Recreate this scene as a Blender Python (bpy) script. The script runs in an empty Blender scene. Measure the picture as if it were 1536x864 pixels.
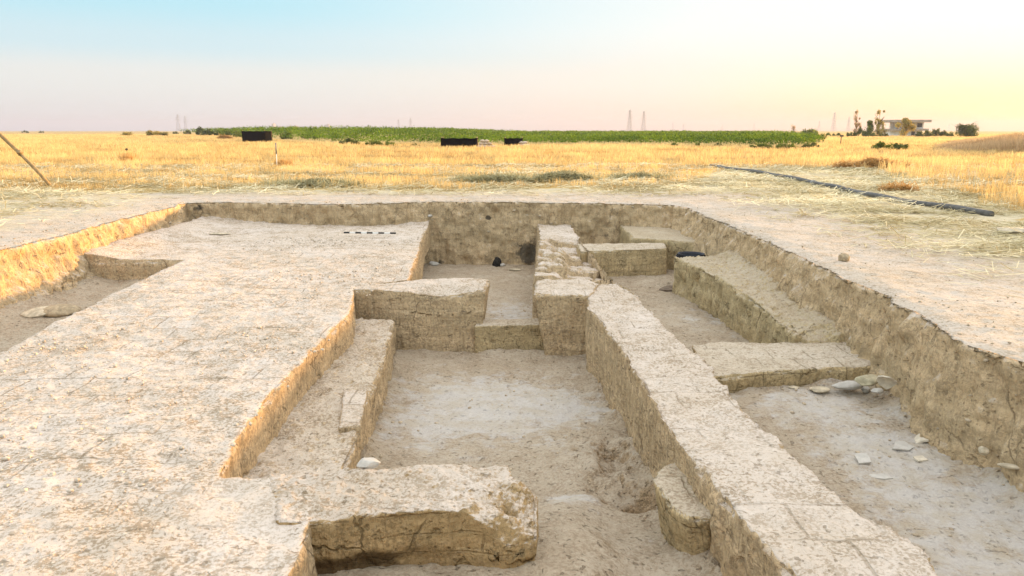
import bpy, bmesh, math, random
import numpy as np
from mathutils import Vector, Matrix

random.seed(7)
rng = np.random.default_rng(11)
S = bpy.context.scene
COL = S.collection
R = math.radians

# ------------------------------------------------------------------ camera model
FPX, CX, CY = 1130.0, 768.0, 432.0
CAMZ, PITCH = 1.6, R(11.8)

def W(u, v, z=0.0):
    """point of the plane at height z seen at photo pixel (u, v)"""
    dx = (u - CX) / FPX
    dy = (CY - v) / FPX
    cp, sp = math.cos(PITCH), math.sin(PITCH)
    d = (dx, cp + dy * sp, -sp + dy * cp)
    t = (z - CAMZ) / d[2]
    return (d[0] * t, d[1] * t, z)

def WD(u, v, D):
    """point at ground distance D seen at photo pixel (u, v)"""
    dx = (u - CX) / FPX
    dy = (CY - v) / FPX
    cp, sp = math.cos(PITCH), math.sin(PITCH)
    d = (dx, cp + dy * sp, -sp + dy * cp)
    t = D / d[1]
    return (d[0] * t, D, CAMZ + d[2] * t)

# ------------------------------------------------------------------ noise
def _hash(ix, iy, iz):
    h = (ix.astype(np.int64) * 374761393 + iy.astype(np.int64) * 668265263 + iz.astype(np.int64) * 2147483647) & 0xFFFFFFFF
    h = ((h ^ (h >> 13)) * 1274126177) & 0xFFFFFFFF
    h = ((h ^ (h >> 16)) * 2246822519) & 0xFFFFFFFF
    h = h ^ (h >> 15)
    return (h & 0xFFFFFF).astype(np.float64) / float(0xFFFFFF) * 2.0 - 1.0

def vnoise(p):
    p = np.asarray(p, dtype=np.float64)
    i = np.floor(p).astype(np.int64)
    f = p - i
    f = f * f * f * (f * (f * 6 - 15) + 10)
    r = 0.0
    for dx in (0, 1):
        wx = f[:, 0] if dx else 1 - f[:, 0]
        for dy in (0, 1):
            wy = f[:, 1] if dy else 1 - f[:, 1]
            for dz in (0, 1):
                wz = f[:, 2] if dz else 1 - f[:, 2]
                r = r + wx * wy * wz * _hash(i[:, 0] + dx, i[:, 1] + dy, i[:, 2] + dz)
    return r

def fbm(p, oct=3, lac=2.1, gain=0.5):
    p = np.asarray(p, dtype=np.float64)
    a, r, s = 1.0, 0.0, 0.0
    for k in range(oct):
        r = r + a * vnoise(p + 17.3 * k)
        s += a
        p = p * lac
        a *= gain
    return r / s

def sstep(a, b, x):
    t = np.clip((x - a) / (b - a), 0, 1)
    return t * t * (3 - 2 * t)

# ------------------------------------------------------------------ tagging
def tag(o, label=None, cat=None, group=None, kind=None):
    if label: o['label'] = label
    if cat: o['category'] = cat
    if group: o['group'] = group
    if kind: o['kind'] = kind
    return o

def empty(name, loc=(0, 0, 0), rz=0.0):
    o = bpy.data.objects.new(name, None)
    COL.objects.link(o)
    o.location = loc
    o.rotation_euler = (0, 0, rz)
    return o

def link(name, me, mat=None, parent=None, smooth=False):
    if mat is not None:
        for m in (mat if isinstance(mat, (list, tuple)) else [mat]):
            me.materials.append(m)
    o = bpy.data.objects.new(name, me)
    COL.objects.link(o)
    if parent: o.parent = parent
    if smooth:
        me.polygons.foreach_set('use_smooth', np.ones(len(me.polygons), dtype=bool))
    return o

def copy_tree(o, parent=None):
    c = o.copy()
    COL.objects.link(c)
    if parent: c.parent = parent
    for ch in list(o.children):
        copy_tree(ch, c)
    return c

def mesh_np(name, V, F, attrs=None, mat_idx=None):
    """V (n,3), F (m,k) with k = 3 or 4"""
    V = np.ascontiguousarray(V, dtype=np.float32)
    F = np.ascontiguousarray(F, dtype=np.int32)
    me = bpy.data.meshes.new(name)
    k = F.shape[1]
    me.vertices.add(len(V))
    me.vertices.foreach_set('co', V.ravel())
    me.loops.add(F.size)
    me.loops.foreach_set('vertex_index', F.ravel())
    me.polygons.add(len(F))
    me.polygons.foreach_set('loop_start', np.arange(0, F.size, k, dtype=np.int32))
    if mat_idx is not None:
        me.polygons.foreach_set('material_index', np.asarray(mat_idx, dtype=np.int32))
    for n, a in (attrs or {}).items():
        at = me.attributes.new(n, 'FLOAT', 'POINT')
        at.data.foreach_set('value', np.ascontiguousarray(a, dtype=np.float32))
    me.update(calc_edges=True)
    return me

# ------------------------------------------------------------------ materials
class NT:
    def __init__(self, name, bump_only=False):
        self.m = bpy.data.materials.new(name)
        self.m.use_nodes = True
        self.t = self.m.node_tree
        self.t.nodes.clear()
        self.out = self.t.nodes.new('ShaderNodeOutputMaterial')
    def n(self, typ, **kw):
        nd = self.t.nodes.new(typ)
        for k, v in kw.items():
            if k == 'inp':
                for kk, vv in v.items():
                    if hasattr(vv, 'is_output') or isinstance(vv, bpy.types.NodeSocket):
                        self.t.links.new(vv, nd.inputs[kk])
                    else:
                        nd.inputs[kk].default_value = vv
            else:
                setattr(nd, k, v)
        return nd
    def math(self, op, a, b=0.0, c=0.0, clamp=False):
        return self.n('ShaderNodeMath', operation=op, use_clamp=clamp, inp={0: a, 1: b, 2: c}).outputs[0]
    def mix(self, f, a, b, mode='MIX'):
        nd = self.n('ShaderNodeMix', data_type='RGBA', blend_type=mode)
        for i, v in ((0, f), (6, a), (7, b)):
            if isinstance(v, bpy.types.NodeSocket): self.t.links.new(v, nd.inputs[i])
            else: nd.inputs[i].default_value = v if i == 0 else (*v[:3], 1)
        return nd.outputs[2]
    def ramp(self, f, a, b):
        return self.n('ShaderNodeMapRange', interpolation_type='SMOOTHSTEP', clamp=True,
                      inp={0: f, 1: a, 2: b, 3: 0.0, 4: 1.0}).outputs[0]
    def noise(self, vec, scale, detail=4.0, rough=0.55, dist=0.0):
        return self.n('ShaderNodeTexNoise', inp={'Vector': vec, 'Scale': scale, 'Detail': detail, 'Roughness': rough, 'Distortion': dist}).outputs[0]
    def pos(self, scale=(1, 1, 1), obj=False):
        if obj:
            p = self.n('ShaderNodeTexCoord').outputs['Object']
        else:
            p = self.n('ShaderNodeNewGeometry').outputs['Position']
        return self.n('ShaderNodeMapping', inp={'Vector': p, 'Scale': scale}).outputs[0]
    def attr(self, name):
        return self.n('ShaderNodeAttribute', attribute_name=name).outputs['Fac']
    def finish(self, col, rough=0.95, bump=None, bstr=0.5, bdist=0.02, spec=0.15, transl=None, metal=0.0):
        b = self.n('ShaderNodeBsdfPrincipled')
        if isinstance(col, bpy.types.NodeSocket): self.t.links.new(col, b.inputs['Base Color'])
        else: b.inputs['Base Color'].default_value = (*col[:3], 1)
        b.inputs['Roughness'].default_value = rough
        b.inputs['Metallic'].default_value = metal
        b.inputs['Specular IOR Level'].default_value = spec
        if bump is not None:
            bn = self.n('ShaderNodeBump', inp={'Strength': bstr, 'Distance': bdist, 'Height': bump})
            self.t.links.new(bn.outputs[0], b.inputs['Normal'])
        sh = b.outputs[0]
        if transl:
            tr = self.n('ShaderNodeBsdfTranslucent')
            if isinstance(col, bpy.types.NodeSocket): self.t.links.new(col, tr.inputs[0])
            else: tr.inputs[0].default_value = (*col[:3], 1)
            mx = self.n('ShaderNodeMixShader', inp={0: transl, 1: sh, 2: tr.outputs[0]})
            sh = mx.outputs[0]
        self.t.links.new(sh, self.out.inputs['Surface'])
        return self.m

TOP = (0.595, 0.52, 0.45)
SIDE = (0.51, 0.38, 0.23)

def earth(name, top=TOP, side=SIDE, brick=0.0, brick_size=(0.40, 0.40), speck=1.0, plaster=False, pebble=1.0, cracks=1.0, tint=0.0, dark_patch=False, straw=False, gold=(0.50, 0.35, 0.14), pale=(0.62, 0.54, 0.36), sidebrick=0.0, bstr=0.75, patch_col=(0.045, 0.042, 0.036)):
    N = NT(name)
    P = N.pos()
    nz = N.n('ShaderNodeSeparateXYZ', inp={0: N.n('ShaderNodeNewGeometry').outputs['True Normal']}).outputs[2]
    big = N.noise(P, 0.9, 3)
    mid = N.noise(P, 5.5, 5, 0.62)
    fine = N.noise(P, 34, 4, 0.65)
    grit = N.noise(P, 120, 3, 0.6)
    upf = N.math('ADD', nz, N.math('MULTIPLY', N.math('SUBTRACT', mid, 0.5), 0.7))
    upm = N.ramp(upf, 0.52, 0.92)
    # dusty pale top, its paleness also painting in skylight, and browner cut face
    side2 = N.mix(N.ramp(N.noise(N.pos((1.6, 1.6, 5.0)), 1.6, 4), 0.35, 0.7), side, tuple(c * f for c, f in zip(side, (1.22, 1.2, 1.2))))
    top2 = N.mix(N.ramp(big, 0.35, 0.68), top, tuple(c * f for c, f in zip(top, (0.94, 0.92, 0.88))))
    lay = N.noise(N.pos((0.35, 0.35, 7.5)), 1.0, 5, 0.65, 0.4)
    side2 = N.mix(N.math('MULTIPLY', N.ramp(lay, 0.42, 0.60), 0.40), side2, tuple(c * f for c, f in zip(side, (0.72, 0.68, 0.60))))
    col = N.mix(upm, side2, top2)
    # brown soil speckle between pale clods
    sp = N.ramp(N.math('ADD', N.math('MULTIPLY', N.noise(P, 42, 5, 0.7), 0.68), N.math('MULTIPLY', mid, 0.32)), 0.525, 0.445)
    # dusty stretches and barer, more speckled stretches
    wear = N.ramp(N.noise(P, 1.5, 4, 0.6), 0.33, 0.66)
    sp = N.math('MULTIPLY', sp, N.math('MULTIPLY_ADD', wear, 0.55, 0.62))
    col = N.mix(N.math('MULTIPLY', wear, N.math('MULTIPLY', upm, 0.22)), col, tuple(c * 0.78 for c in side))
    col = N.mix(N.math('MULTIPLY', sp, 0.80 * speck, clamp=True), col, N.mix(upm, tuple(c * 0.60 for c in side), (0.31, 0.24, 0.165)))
    lt = N.ramp(N.noise(P, 17, 3, 0.5, 0.6), 0.55, 0.68)
    col = N.mix(N.math('MULTIPLY', N.math('MULTIPLY', lt, 0.30), N.math('MULTIPLY_ADD', upm, 0.85, 0.15)), col, tuple(min(0.8, c * 1.22) for c in top))
    pits = N.ramp(N.noise(P, 23, 2, 0.4, 0.3), 0.36, 0.29)
    col = N.mix(N.math('MULTIPLY', pits, 0.55), col, tuple(c * 0.35 for c in side))
    h = N.math('ADD', N.math('MULTIPLY', fine, 0.9), N.math('MULTIPLY', grit, 0.35))
    h = N.math('SUBTRACT', h, N.math('MULTIPLY', pits, 0.6))
    # trowel and pick scoring down the cut faces, groove shade painted into the colour
    scr = N.noise(N.pos((1.0, 1.0, 0.16)), 26, 4, 0.6, 0.3)
    sdm = N.math('SUBTRACT', 1.0, upm)
    h = N.math('ADD', h, N.math('MULTIPLY', N.math('MULTIPLY', scr, sdm), 1.6))
    col = N.mix(N.math('MULTIPLY', N.math('MULTIPLY', N.ramp(scr, 0.50, 0.36), sdm), 0.38), col, tuple(c * 0.5 for c in side))
    hol = N.math('MULTIPLY', N.ramp(N.noise(P, 8.5, 4, 0.6, 0.4), 0.40, 0.30), sdm)
    col = N.mix(N.math('MULTIPLY', hol, 0.45), col, tuple(c * 0.42 for c in side))  # shade of the hollows painted into the cut faces
    h = N.math('SUBTRACT', h, N.math('MULTIPLY', hol, 1.2))
    if pebble:
        vo = N.n('ShaderNodeTexVoronoi', feature='SMOOTH_F1', inp={'Vector': P, 'Scale': 21.0, 'Smoothness': 0.35}).outputs['Distance']
        h = N.math('SUBTRACT', h, N.math('MULTIPLY', vo, 0.7 * pebble))
    if cracks:
        wp = N.n('ShaderNodeVectorMath', operation='ADD', inp={0: N.pos((1.0, 1.0, 0.55)), 1: N.n('ShaderNodeVectorMath', operation='SCALE', inp={0: N.n('ShaderNodeTexNoise', inp={'Vector': P, 'Scale': 7.0, 'Detail': 4.0}).outputs['Color'], 'Scale': 0.10}).outputs[0]}).outputs[0]
        ve = N.n('ShaderNodeTexVoronoi', feature='DISTANCE_TO_EDGE', inp={'Vector': wp, 'Scale': 2.3}).outputs['Distance']
        cr = N.math('MULTIPLY', N.ramp(ve, 0.016, 0.003), N.ramp(N.noise(P, 1.7, 2), 0.50, 0.62))
        cr = N.math('MULTIPLY', N.math('MULTIPLY', cr, cracks), N.math('SUBTRACT', 1.0, N.math('MULTIPLY', upm, 0.75)))
        col = N.mix(N.math('MULTIPLY', cr, 0.7), col, tuple(c * 0.3 for c in side))
        h = N.math('SUBTRACT', h, N.math('MULTIPLY', cr, 0.8))
    if brick:
        bp = N.n('ShaderNodeVectorMath', operation='ADD', inp={0: P, 1: N.n('ShaderNodeVectorMath', operation='SCALE', inp={0: N.n('ShaderNodeTexNoise', inp={'Vector': P, 'Scale': 2.2, 'Detail': 5.0}).outputs['Color'], 'Scale': 0.10}).outputs[0]}).outputs[0]
        bt = N.n('ShaderNodeTexBrick', offset=0.5, inp={'Vector': bp, 'Scale': 1.0, 'Mortar Size': 0.012, 'Mortar Smooth': 0.8, 'Brick Width': brick_size[0], 'Row Height': brick_size[1],
                 'Color1': (0, 0, 0, 1), 'Color2': (1, 1, 1, 1)})
        jm = N.math('MULTIPLY', bt.outputs['Fac'], N.ramp(N.noise(P, 1.1, 3), 0.44, 0.60))
        jm = N.math('MULTIPLY', N.math('MULTIPLY', jm, upm), brick)
        col = N.mix(N.math('MULTIPLY', jm, 0.6), col, tuple(c * 0.45 for c in side))
        bc = N.math('MULTIPLY', bt.outputs['Color'], upm)
        col = N.mix(N.math('MULTIPLY', bc, 0.09), col, tuple(c * .8 for c in side))
        h = N.math('SUBTRACT', h, N.math('MULTIPLY', jm, 0.8))
    if sidebrick:
        xyz = N.n('ShaderNodeSeparateXYZ', inp={0: P})
        wv = N.n('ShaderNodeCombineXYZ', inp={0: N.math('ADD', xyz.outputs[0], N.math('MULTIPLY', xyz.outputs[1], 0.9)), 1: xyz.outputs[2], 2: 0.0}).outputs[0]
        wv = N.n('ShaderNodeVectorMath', operation='ADD', inp={0: wv, 1: N.n('ShaderNodeVectorMath', operation='SCALE', inp={0: N.n('ShaderNodeTexNoise', inp={'Vector': P, 'Scale': 3.0, 'Detail': 4.0}).outputs['Color'], 'Scale': 0.05}).outputs[0]}).outputs[0]
        b2 = N.n('ShaderNodeTexBrick', offset=0.5, inp={'Vector': wv, 'Scale': 1.0, 'Mortar Size': 0.008, 'Mortar Smooth': 0.7, 'Brick Width': 0.40, 'Row Height': 0.125, 'Color1': (0, 0, 0, 1), 'Color2': (1, 1, 1, 1)})
        j2 = N.math('MULTIPLY', N.math('MULTIPLY', b2.outputs['Fac'], N.ramp(N.noise(P, 2.6, 4), 0.46, 0.62)), N.math('MULTIPLY', N.math('SUBTRACT', 1.0, upm), sidebrick))
        col = N.mix(N.math('MULTIPLY', j2, 0.6), col, tuple(c * 0.38 for c in side))
        h = N.math('SUBTRACT', h, N.math('MULTIPLY', j2, 1.1))
    if plaster:
        pl = N.ramp(N.math('ADD', N.attr('plaster'), N.math('MULTIPLY', N.math('SUBTRACT', N.noise(P, 4.5, 9, 0.72), 0.5), 2.4)), 0.22, 0.80)
        plc = N.mix(N.ramp(mid, 0.4, 0.65), (0.51, 0.495, 0.475), (0.43, 0.395, 0.34))
        col = N.mix(N.math('MULTIPLY', pl, 0.60), col, plc)
        h = N.math('MULTIPLY', h, N.math('SUBTRACT', 1.0, N.math('MULTIPLY', pl, 0.30)))
    if dark_patch:  # darkens burnt soil, painted hole shade and the front wall foot
        bu = N.ramp(N.math('ADD', N.attr('dark_patch'), N.math('MULTIPLY', N.math('SUBTRACT', N.noise(P, 7, 5, 0.6), 0.5), 1.3)), 0.45, 0.8)
        col = N.mix(N.math('MULTIPLY', bu, 0.85), col, patch_col)
    if straw:
        sa = N.attr('straw')
        rag = N.math('MULTIPLY', N.math('SUBTRACT', N.noise(N.pos((0.6, 1.6, 1)), 1.5, 6, 0.65), 0.5), 1.5)
        f1 = N.math('MULTIPLY', N.ramp(N.math('ADD', sa, rag), 0.15, 0.75), upm)
        stp = N.mix(N.ramp(N.noise(N.pos((2.0, 9.0, 1)), 2.2, 6, 0.7), 0.35, 0.65), tuple(c * 0.75 for c in pale), pale)
        col = N.mix(N.math('MULTIPLY', f1, 0.8), col, stp)
        f2 = N.math('MULTIPLY', N.ramp(N.attr('field'), 0.2, 0.9), upm)
        gd = N.mix(N.ramp(N.noise(N.pos((0.25, 1.0, 1)), 0.8, 6, 0.65), 0.35, 0.65), tuple(c * 0.8 for c in gold), gold)
        col = N.mix(f2, col, gd)
    return N.finish(col, 0.97, h, bstr, 0.022, 0.05)

M = {}
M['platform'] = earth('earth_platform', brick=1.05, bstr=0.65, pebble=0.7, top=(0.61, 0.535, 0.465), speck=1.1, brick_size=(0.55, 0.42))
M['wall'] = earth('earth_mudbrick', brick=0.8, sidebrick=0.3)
M['wall_dark_foot'] = earth('earth_mudbrick_dark_foot', brick=0.8, sidebrick=0.5, dark_patch=True, side=(0.40, 0.28, 0.14), patch_col=(0.075, 0.048, 0.024))
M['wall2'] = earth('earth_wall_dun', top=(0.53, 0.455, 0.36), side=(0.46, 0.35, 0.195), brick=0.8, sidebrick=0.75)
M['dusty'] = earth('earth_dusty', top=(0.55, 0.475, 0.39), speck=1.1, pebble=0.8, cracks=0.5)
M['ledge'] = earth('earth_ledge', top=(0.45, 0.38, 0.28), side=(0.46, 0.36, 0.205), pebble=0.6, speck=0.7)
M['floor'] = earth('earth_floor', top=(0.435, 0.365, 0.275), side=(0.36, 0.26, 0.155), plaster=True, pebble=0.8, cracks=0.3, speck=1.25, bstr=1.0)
M['ground'] = earth('earth_ground', top=(0.545, 0.475, 0.40), side=(0.52, 0.39, 0.235), pebble=0.5, speck=0.8, dark_patch=True, straw=True, cracks=0.8)

def plain(name, col, rough=0.8, var=0.25, scale=20.0, bstr=0.2, spec=0.3, metal=0.0):
    N = NT(name)
    P = N.pos(obj=True)
    v = N.noise(P, scale, 5, 0.6)
    c = N.mix(N.ramp(v, 0.3, 0.7), tuple(x * (1 - var) for x in col), tuple(min(0.9, x * (1 + var)) for x in col))
    return N.finish(c, rough, v, bstr, 0.01, spec, metal=metal)

M['stone_white'] = plain('stone_white', (0.46, 0.43, 0.38), 0.9, 0.12, 14, 0.5, 0.1)
M['stone_dun'] = plain('stone_dun', (0.46, 0.39, 0.28), 0.9, 0.25, 14, 0.6, 0.1)
M['stone_olive'] = plain('stone_olive', (0.42, 0.37, 0.25), 0.9, 0.2, 14, 0.6, 0.1)
M['sherd'] = plain('sherd_clay', (0.55, 0.48, 0.37), 0.85, 0.15, 18, 0.4, 0.15)
M['sherd_dark'] = plain('sherd_dark', (0.16, 0.12, 0.085), 0.85, 0.3, 18, 0.4, 0.15)
M['black_clay'] = plain('charred_clay', (0.03, 0.027, 0.023), 0.95, 0.4, 25, 0.6, 0.05)
M['clod'] = plain('clod_earth', (0.36, 0.28, 0.18), 0.97, 0.25, 20, 0.7, 0.05)
M['crumb'] = plain('crumb_earth', (0.42, 0.34, 0.24), 0.97, 0.25, 20, 0.7, 0.05)
M['top_crumb'] = plain('crumb_pale', (0.50, 0.43, 0.34), 0.97, 0.25, 20, 0.7, 0.05)
M['wood'] = plain('pole_wood', (0.34, 0.24, 0.12), 0.85, 0.3, 9, 0.3, 0.15)
M['pipe'] = plain('pipe_rubber', (0.085, 0.08, 0.072), 0.6, 0.35, 8, 0.1, 0.3)
M['white_paint'] = plain('paint_white', (0.75, 0.74, 0.70), 0.6, 0.08, 30, 0.05)
M['black_paint'] = plain('paint_black', (0.02, 0.02, 0.02), 0.5, 0.2, 30, 0.05)
M['grey_metal'] = plain('metal_grey', (0.22, 0.22, 0.21), 0.6, 0.2, 10, 0.1)
M['rubber'] = plain('rubber_black', (0.016, 0.017, 0.024), 0.55, 0.3, 20, 0.1)
M['black_cloth'] = plain('cloth_black', (0.006, 0.006, 0.006), 0.95, 0.3, 2.0, 0.6, 0.02)
M['sack'] = plain('sack_cloth', (0.48, 0.38, 0.29), 0.95, 0.25, 4.0, 0.5, 0.05)
M['concrete'] = plain('concrete_pale', (0.78, 0.76, 0.70), 0.9, 0.12, 0.8, 0.1, 0.1)
M['concrete_dark'] = plain('concrete_dark', (0.34, 0.29, 0.24), 0.9, 0.2, 0.8, 0.1, 0.1)
M['far_building'] = plain('far_plaster', (0.36, 0.35, 0.34), 0.9, 0.1, 0.1, 0.0, 0.1)
M['pylon'] = plain('galvanised_steel', (0.34, 0.33, 0.33), 0.7, 0.1, 1, 0.0, 0.2)
M['bark'] = plain('bark', (0.12, 0.09, 0.06), 0.95, 0.3, 6, 0.5, 0.05)
M['glass'] = plain('window_dark', (0.05, 0.05, 0.05), 0.3, 0.1, 2, 0.0, 0.5)

def tonal(name, a, b, transl=0.3, rough=0.8):
    N = NT(name)
    c = N.mix(N.attr('tone'), a, b)
    return N.finish(c, rough, transl=transl, spec=0.1)

M['stubble'] = tonal('stubble_gold', (0.32, 0.195, 0.065), (0.85, 0.66, 0.32), 0.4)
M['litter'] = tonal('straw_litter', (0.36, 0.29, 0.14), (0.84, 0.77, 0.54), 0.25)
M['hay_grey'] = tonal('straw_grey', (0.30, 0.27, 0.15), (0.62, 0.55, 0.32), 0.25)
M['dry_orange'] = tonal('dry_weed', (0.42, 0.24, 0.08), (0.72, 0.47, 0.20), 0.3)
M['reed'] = tonal('dry_reed', (0.36, 0.25, 0.13), (0.62, 0.45, 0.27), 0.3)
M['crop'] = tonal('crop_leaf', (0.03, 0.075, 0.005), (0.19, 0.28, 0.02), 0.35)
M['leaf_dark'] = tonal('leaf_dark', (0.065, 0.085, 0.025), (0.17, 0.19, 0.055), 0.35)
M['leaf_mid'] = tonal('leaf_mid', (0.08, 0.12, 0.02), (0.22, 0.25, 0.05), 0.4)
M['leaf_yellow'] = tonal('leaf_yellow', (0.26, 0.21, 0.06), (0.52, 0.42, 0.13), 0.5)
M['leaf_dry'] = tonal('leaf_dry', (0.34, 0.24, 0.14), (0.54, 0.40, 0.24), 0.45)

# ------------------------------------------------------------------ trench outline (ground level)
right_px = [(1030, 310), (1075, 330), (1107, 342), (1171, 369), (1237, 402), (1280, 421), (1325, 440), (1373, 468), (1400, 489), (1454, 513), (1535, 539)]
back_px = [(280, 303), (345, 302), (430, 304), (520, 305), (600, 303), (650, 301), (740, 302), (820, 303), (900, 304), (960, 305), (1012, 306)]
left_px = [(0, 372), (60, 359), (110, 347), (160, 333), (215, 319)]
lp = [W(u, v)[:2] for u, v in left_px]
rp = [W(u, v)[:2] for u, v in right_px]
lx = np.mean([p[0] for p in lp]); rx = rp[-1][0]
NEARY = 1.5
loop = [(lx + 0.05, NEARY), (lx, 4.0), (lx - 0.05, 7.0)] + lp + [W(u, v)[:2] for u, v in back_px] + rp + [(rx + 0.03, 3.5), (rx, NEARY)]
loop = np.array(loop)
def resample(P, step):
    Q = np.vstack([P, P[:1]])
    d = np.r_[0, np.cumsum(np.linalg.norm(np.diff(Q, axis=0), axis=1))]
    n = int(d[-1] / step)
    s = np.linspace(0, d[-1], n, endpoint=False)
    return np.c_[np.interp(s, d, Q[:, 0]), np.interp(s, d, Q[:, 1])], s
B, arc = resample(loop, 0.03)
nB = len(B)
# raggedness of the edge
B3 = np.c_[B, np.zeros(nB)]
def outward(Bp, win=9):
    t = np.roll(Bp, -win, 0) - np.roll(Bp, win, 0)
    t /= np.linalg.norm(t, axis=1)[:, None] + 1e-9
    return np.c_[-t[:, 1], t[:, 0]]          # loop runs clockwise -> outward on its left
NO = outward(B)
cen = B.mean(0)
if np.mean(np.sum(NO * (B - cen), 1)) < 0: NO = -NO
B = B + NO * (0.05 * fbm(B3 * 1.1, 2) + 0.035 * fbm(B3 * 4.0, 3))[:, None]
NO = outward(B, 14)
if np.mean(np.sum(NO * (B - cen), 1)) < 0: NO = -NO
print('trench', B.min(0), B.max(0))
BX0, BY0 = B.min(0); BX1, BY1 = B.max(0)

def stubble_start(x):
    s = np.interp(x, [-40, -14, -9, 0, 3, 6, 8.6, 9.0], [18.0, 19.6, 20.5, 21.2, 21.6, 24.5, 31.0, 33.5])
    return s
def standing(x, y):
    """1 where stubble still stands"""
    a = y > stubble_start(x) + 1.0 * fbm(np.c_[x * 0.8, y * 0.8, x * 0], 2)
    b = (x > 10.9 + (y - 18.0) * 0.30 + 0.9 * fbm(np.c_[x * 0.9, y * 0.9, x * 0 + 5], 2)) & (y > 9) & (x > 8)
    c = (x < BX0 - 6 + 1.0 * fbm(np.c_[x * 0.5, y * 0.5, x * 0], 2))
    return a | b | c
def ground_z(x, y):
    d = np.maximum(np.maximum(BX0 - x, x - BX1), np.maximum(BY0 - y, y - BY1))
    p = np.c_[x, y, np.zeros_like(x)]
    f = np.clip(d / 1.0, 0, 1)
    z = 0.03 * fbm(p * 0.5, 2) * f
    return z

# ground + trench sides as one sheet
rows = []
off_far = []
r = 26.0
while r < 3500: off_far.append(r); r *= 1.16
off_far.append(3500.0)
near_off = list(np.arange(0, 2.4, 0.04))
k = 2.4; st = 0.05
while k < 14: near_off.append(k); st *= 1.14; k += st
near_off = np.array(near_off)
dirc = (B - cen); rad = np.linalg.norm(dirc, axis=1); dirc /= rad[:, None]
NOs = NO.copy()
for it in range(60): NOs = (np.roll(NOs, 3, 0) + NOs + np.roll(NOs, -3, 0)); NOs /= np.linalg.norm(NOs, axis=1)[:, None]
G = []
for R_ in reversed(off_far):
    G.append(np.c_[cen + dirc * R_, np.zeros(nB)])
for o_ in reversed(list(near_off)):
    w = sstep(0.5, 3.0, np.array([o_]))[0]
    nn = NO * (1 - min(1, o_ / 0.6)) + NOs * min(1, o_ / 0.6)
    w2 = sstep(2.0, 14.0, np.array([o_]))[0]
    P = (B + nn * o_) * (1 - w2) + (cen + dirc * (rad + o_)[:, None]) * w2
    G.append(np.c_[P, np.zeros(nB)])
n_top = len(G)
# how far the cut leans in, by side
leftness = sstep(BX0 + 0.9, BX0 + 0.25, B[:, 0]) * (1 - sstep(BY1 - 1.2, BY1 - 0.2, B[:, 1]))
rightness = sstep(BX1 - 0.9, BX1 - 0.25, B[:, 0])
DEP = np.arange(0.02, 1.86, 0.03)
for z in DEP:
    rear_ = sstep(8.0, 9.5, B[:, 1])
    lean = 0.05 * z + rightness * rear_ * 0.14 * z + leftness * (0.26 * z + 0.40 * max(0, z - 0.55)) + rightness * 0.06 * z
    lean = lean - 0.03 * (1 - z / 0.05) * (z < 0.05)
    P = B - NO * lean[:, None]
    G.append(np.c_[P, np.full(nB, -z)])
G = np.array(G)                              # rows, nB, 3
nr = G.shape[0]
V = G.reshape(-1, 3).copy()
rowi = np.repeat(np.arange(nr), nB)
tops = rowi < n_top
x, y = V[:, 0], V[:, 1]
dist = np.zeros(len(V))
d_out = np.r_[np.full(len(off_far), 15.0), near_off[::-1], np.zeros(len(DEP))]
dist = np.repeat(d_out, nB)
p3 = V.copy()
# ground relief
f_near = np.clip(1 - dist / 12, 0, 1)
rel = 0.020 * fbm(p3 * 0.8, 3) + 0.012 * fbm(p3 * 5, 3) + 0.007 * fbm(p3 * 16, 2)
V[:, 2] += np.where(tops, rel * f_near + 0.03 * fbm(p3 * 0.35, 2) * np.clip(dist / 1.0, 0, 1), 0)
lip = np.exp(-dist / 0.10)
V[:, 2] += np.where(tops, lip * (-0.035 + 0.05 * fbm(p3 * 6, 3)), 0)
# cut-face relief (push along wall normal)
NOt = np.tile(NO, (nr, 1))
dep = -G.reshape(-1, 3)[:, 2]
sc = fbm(np.c_[p3[:, 0] * 9, p3[:, 1] * 9, p3[:, 2] * 1.6], 3)
chunk = fbm(np.c_[p3[:, 0] * 3, p3[:, 1] * 3, p3[:, 2] * 3.5 + 9], 3)
fin = fbm(p3 * 21, 2)
rid = np.abs(fbm(np.c_[p3[:, 0] * 5.5, p3[:, 1] * 5.5, p3[:, 2] * 1.8 + 3], 3))
push = 0.07 * chunk + 0.06 * sc * sstep(0, 0.1, dep) + 0.10 * (0.22 - rid) * sstep(0.02, 0.15, dep) + 0.018 * fin
side = ~tops
V[side, :2] += (NOt * push[:, None])[side]
fade0 = np.exp(-dist / 0.06)
V[tops, :2] += (NOt * (push * fade0)[:, None])[tops]
idx = np.arange(nr * nB).reshape(nr, nB)
a = idx[:-1]; b = idx[1:]
F = np.stack([a, b, np.roll(b, -1, 1), np.roll(a, -1, 1)], -1).reshape(-1, 4)
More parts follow.
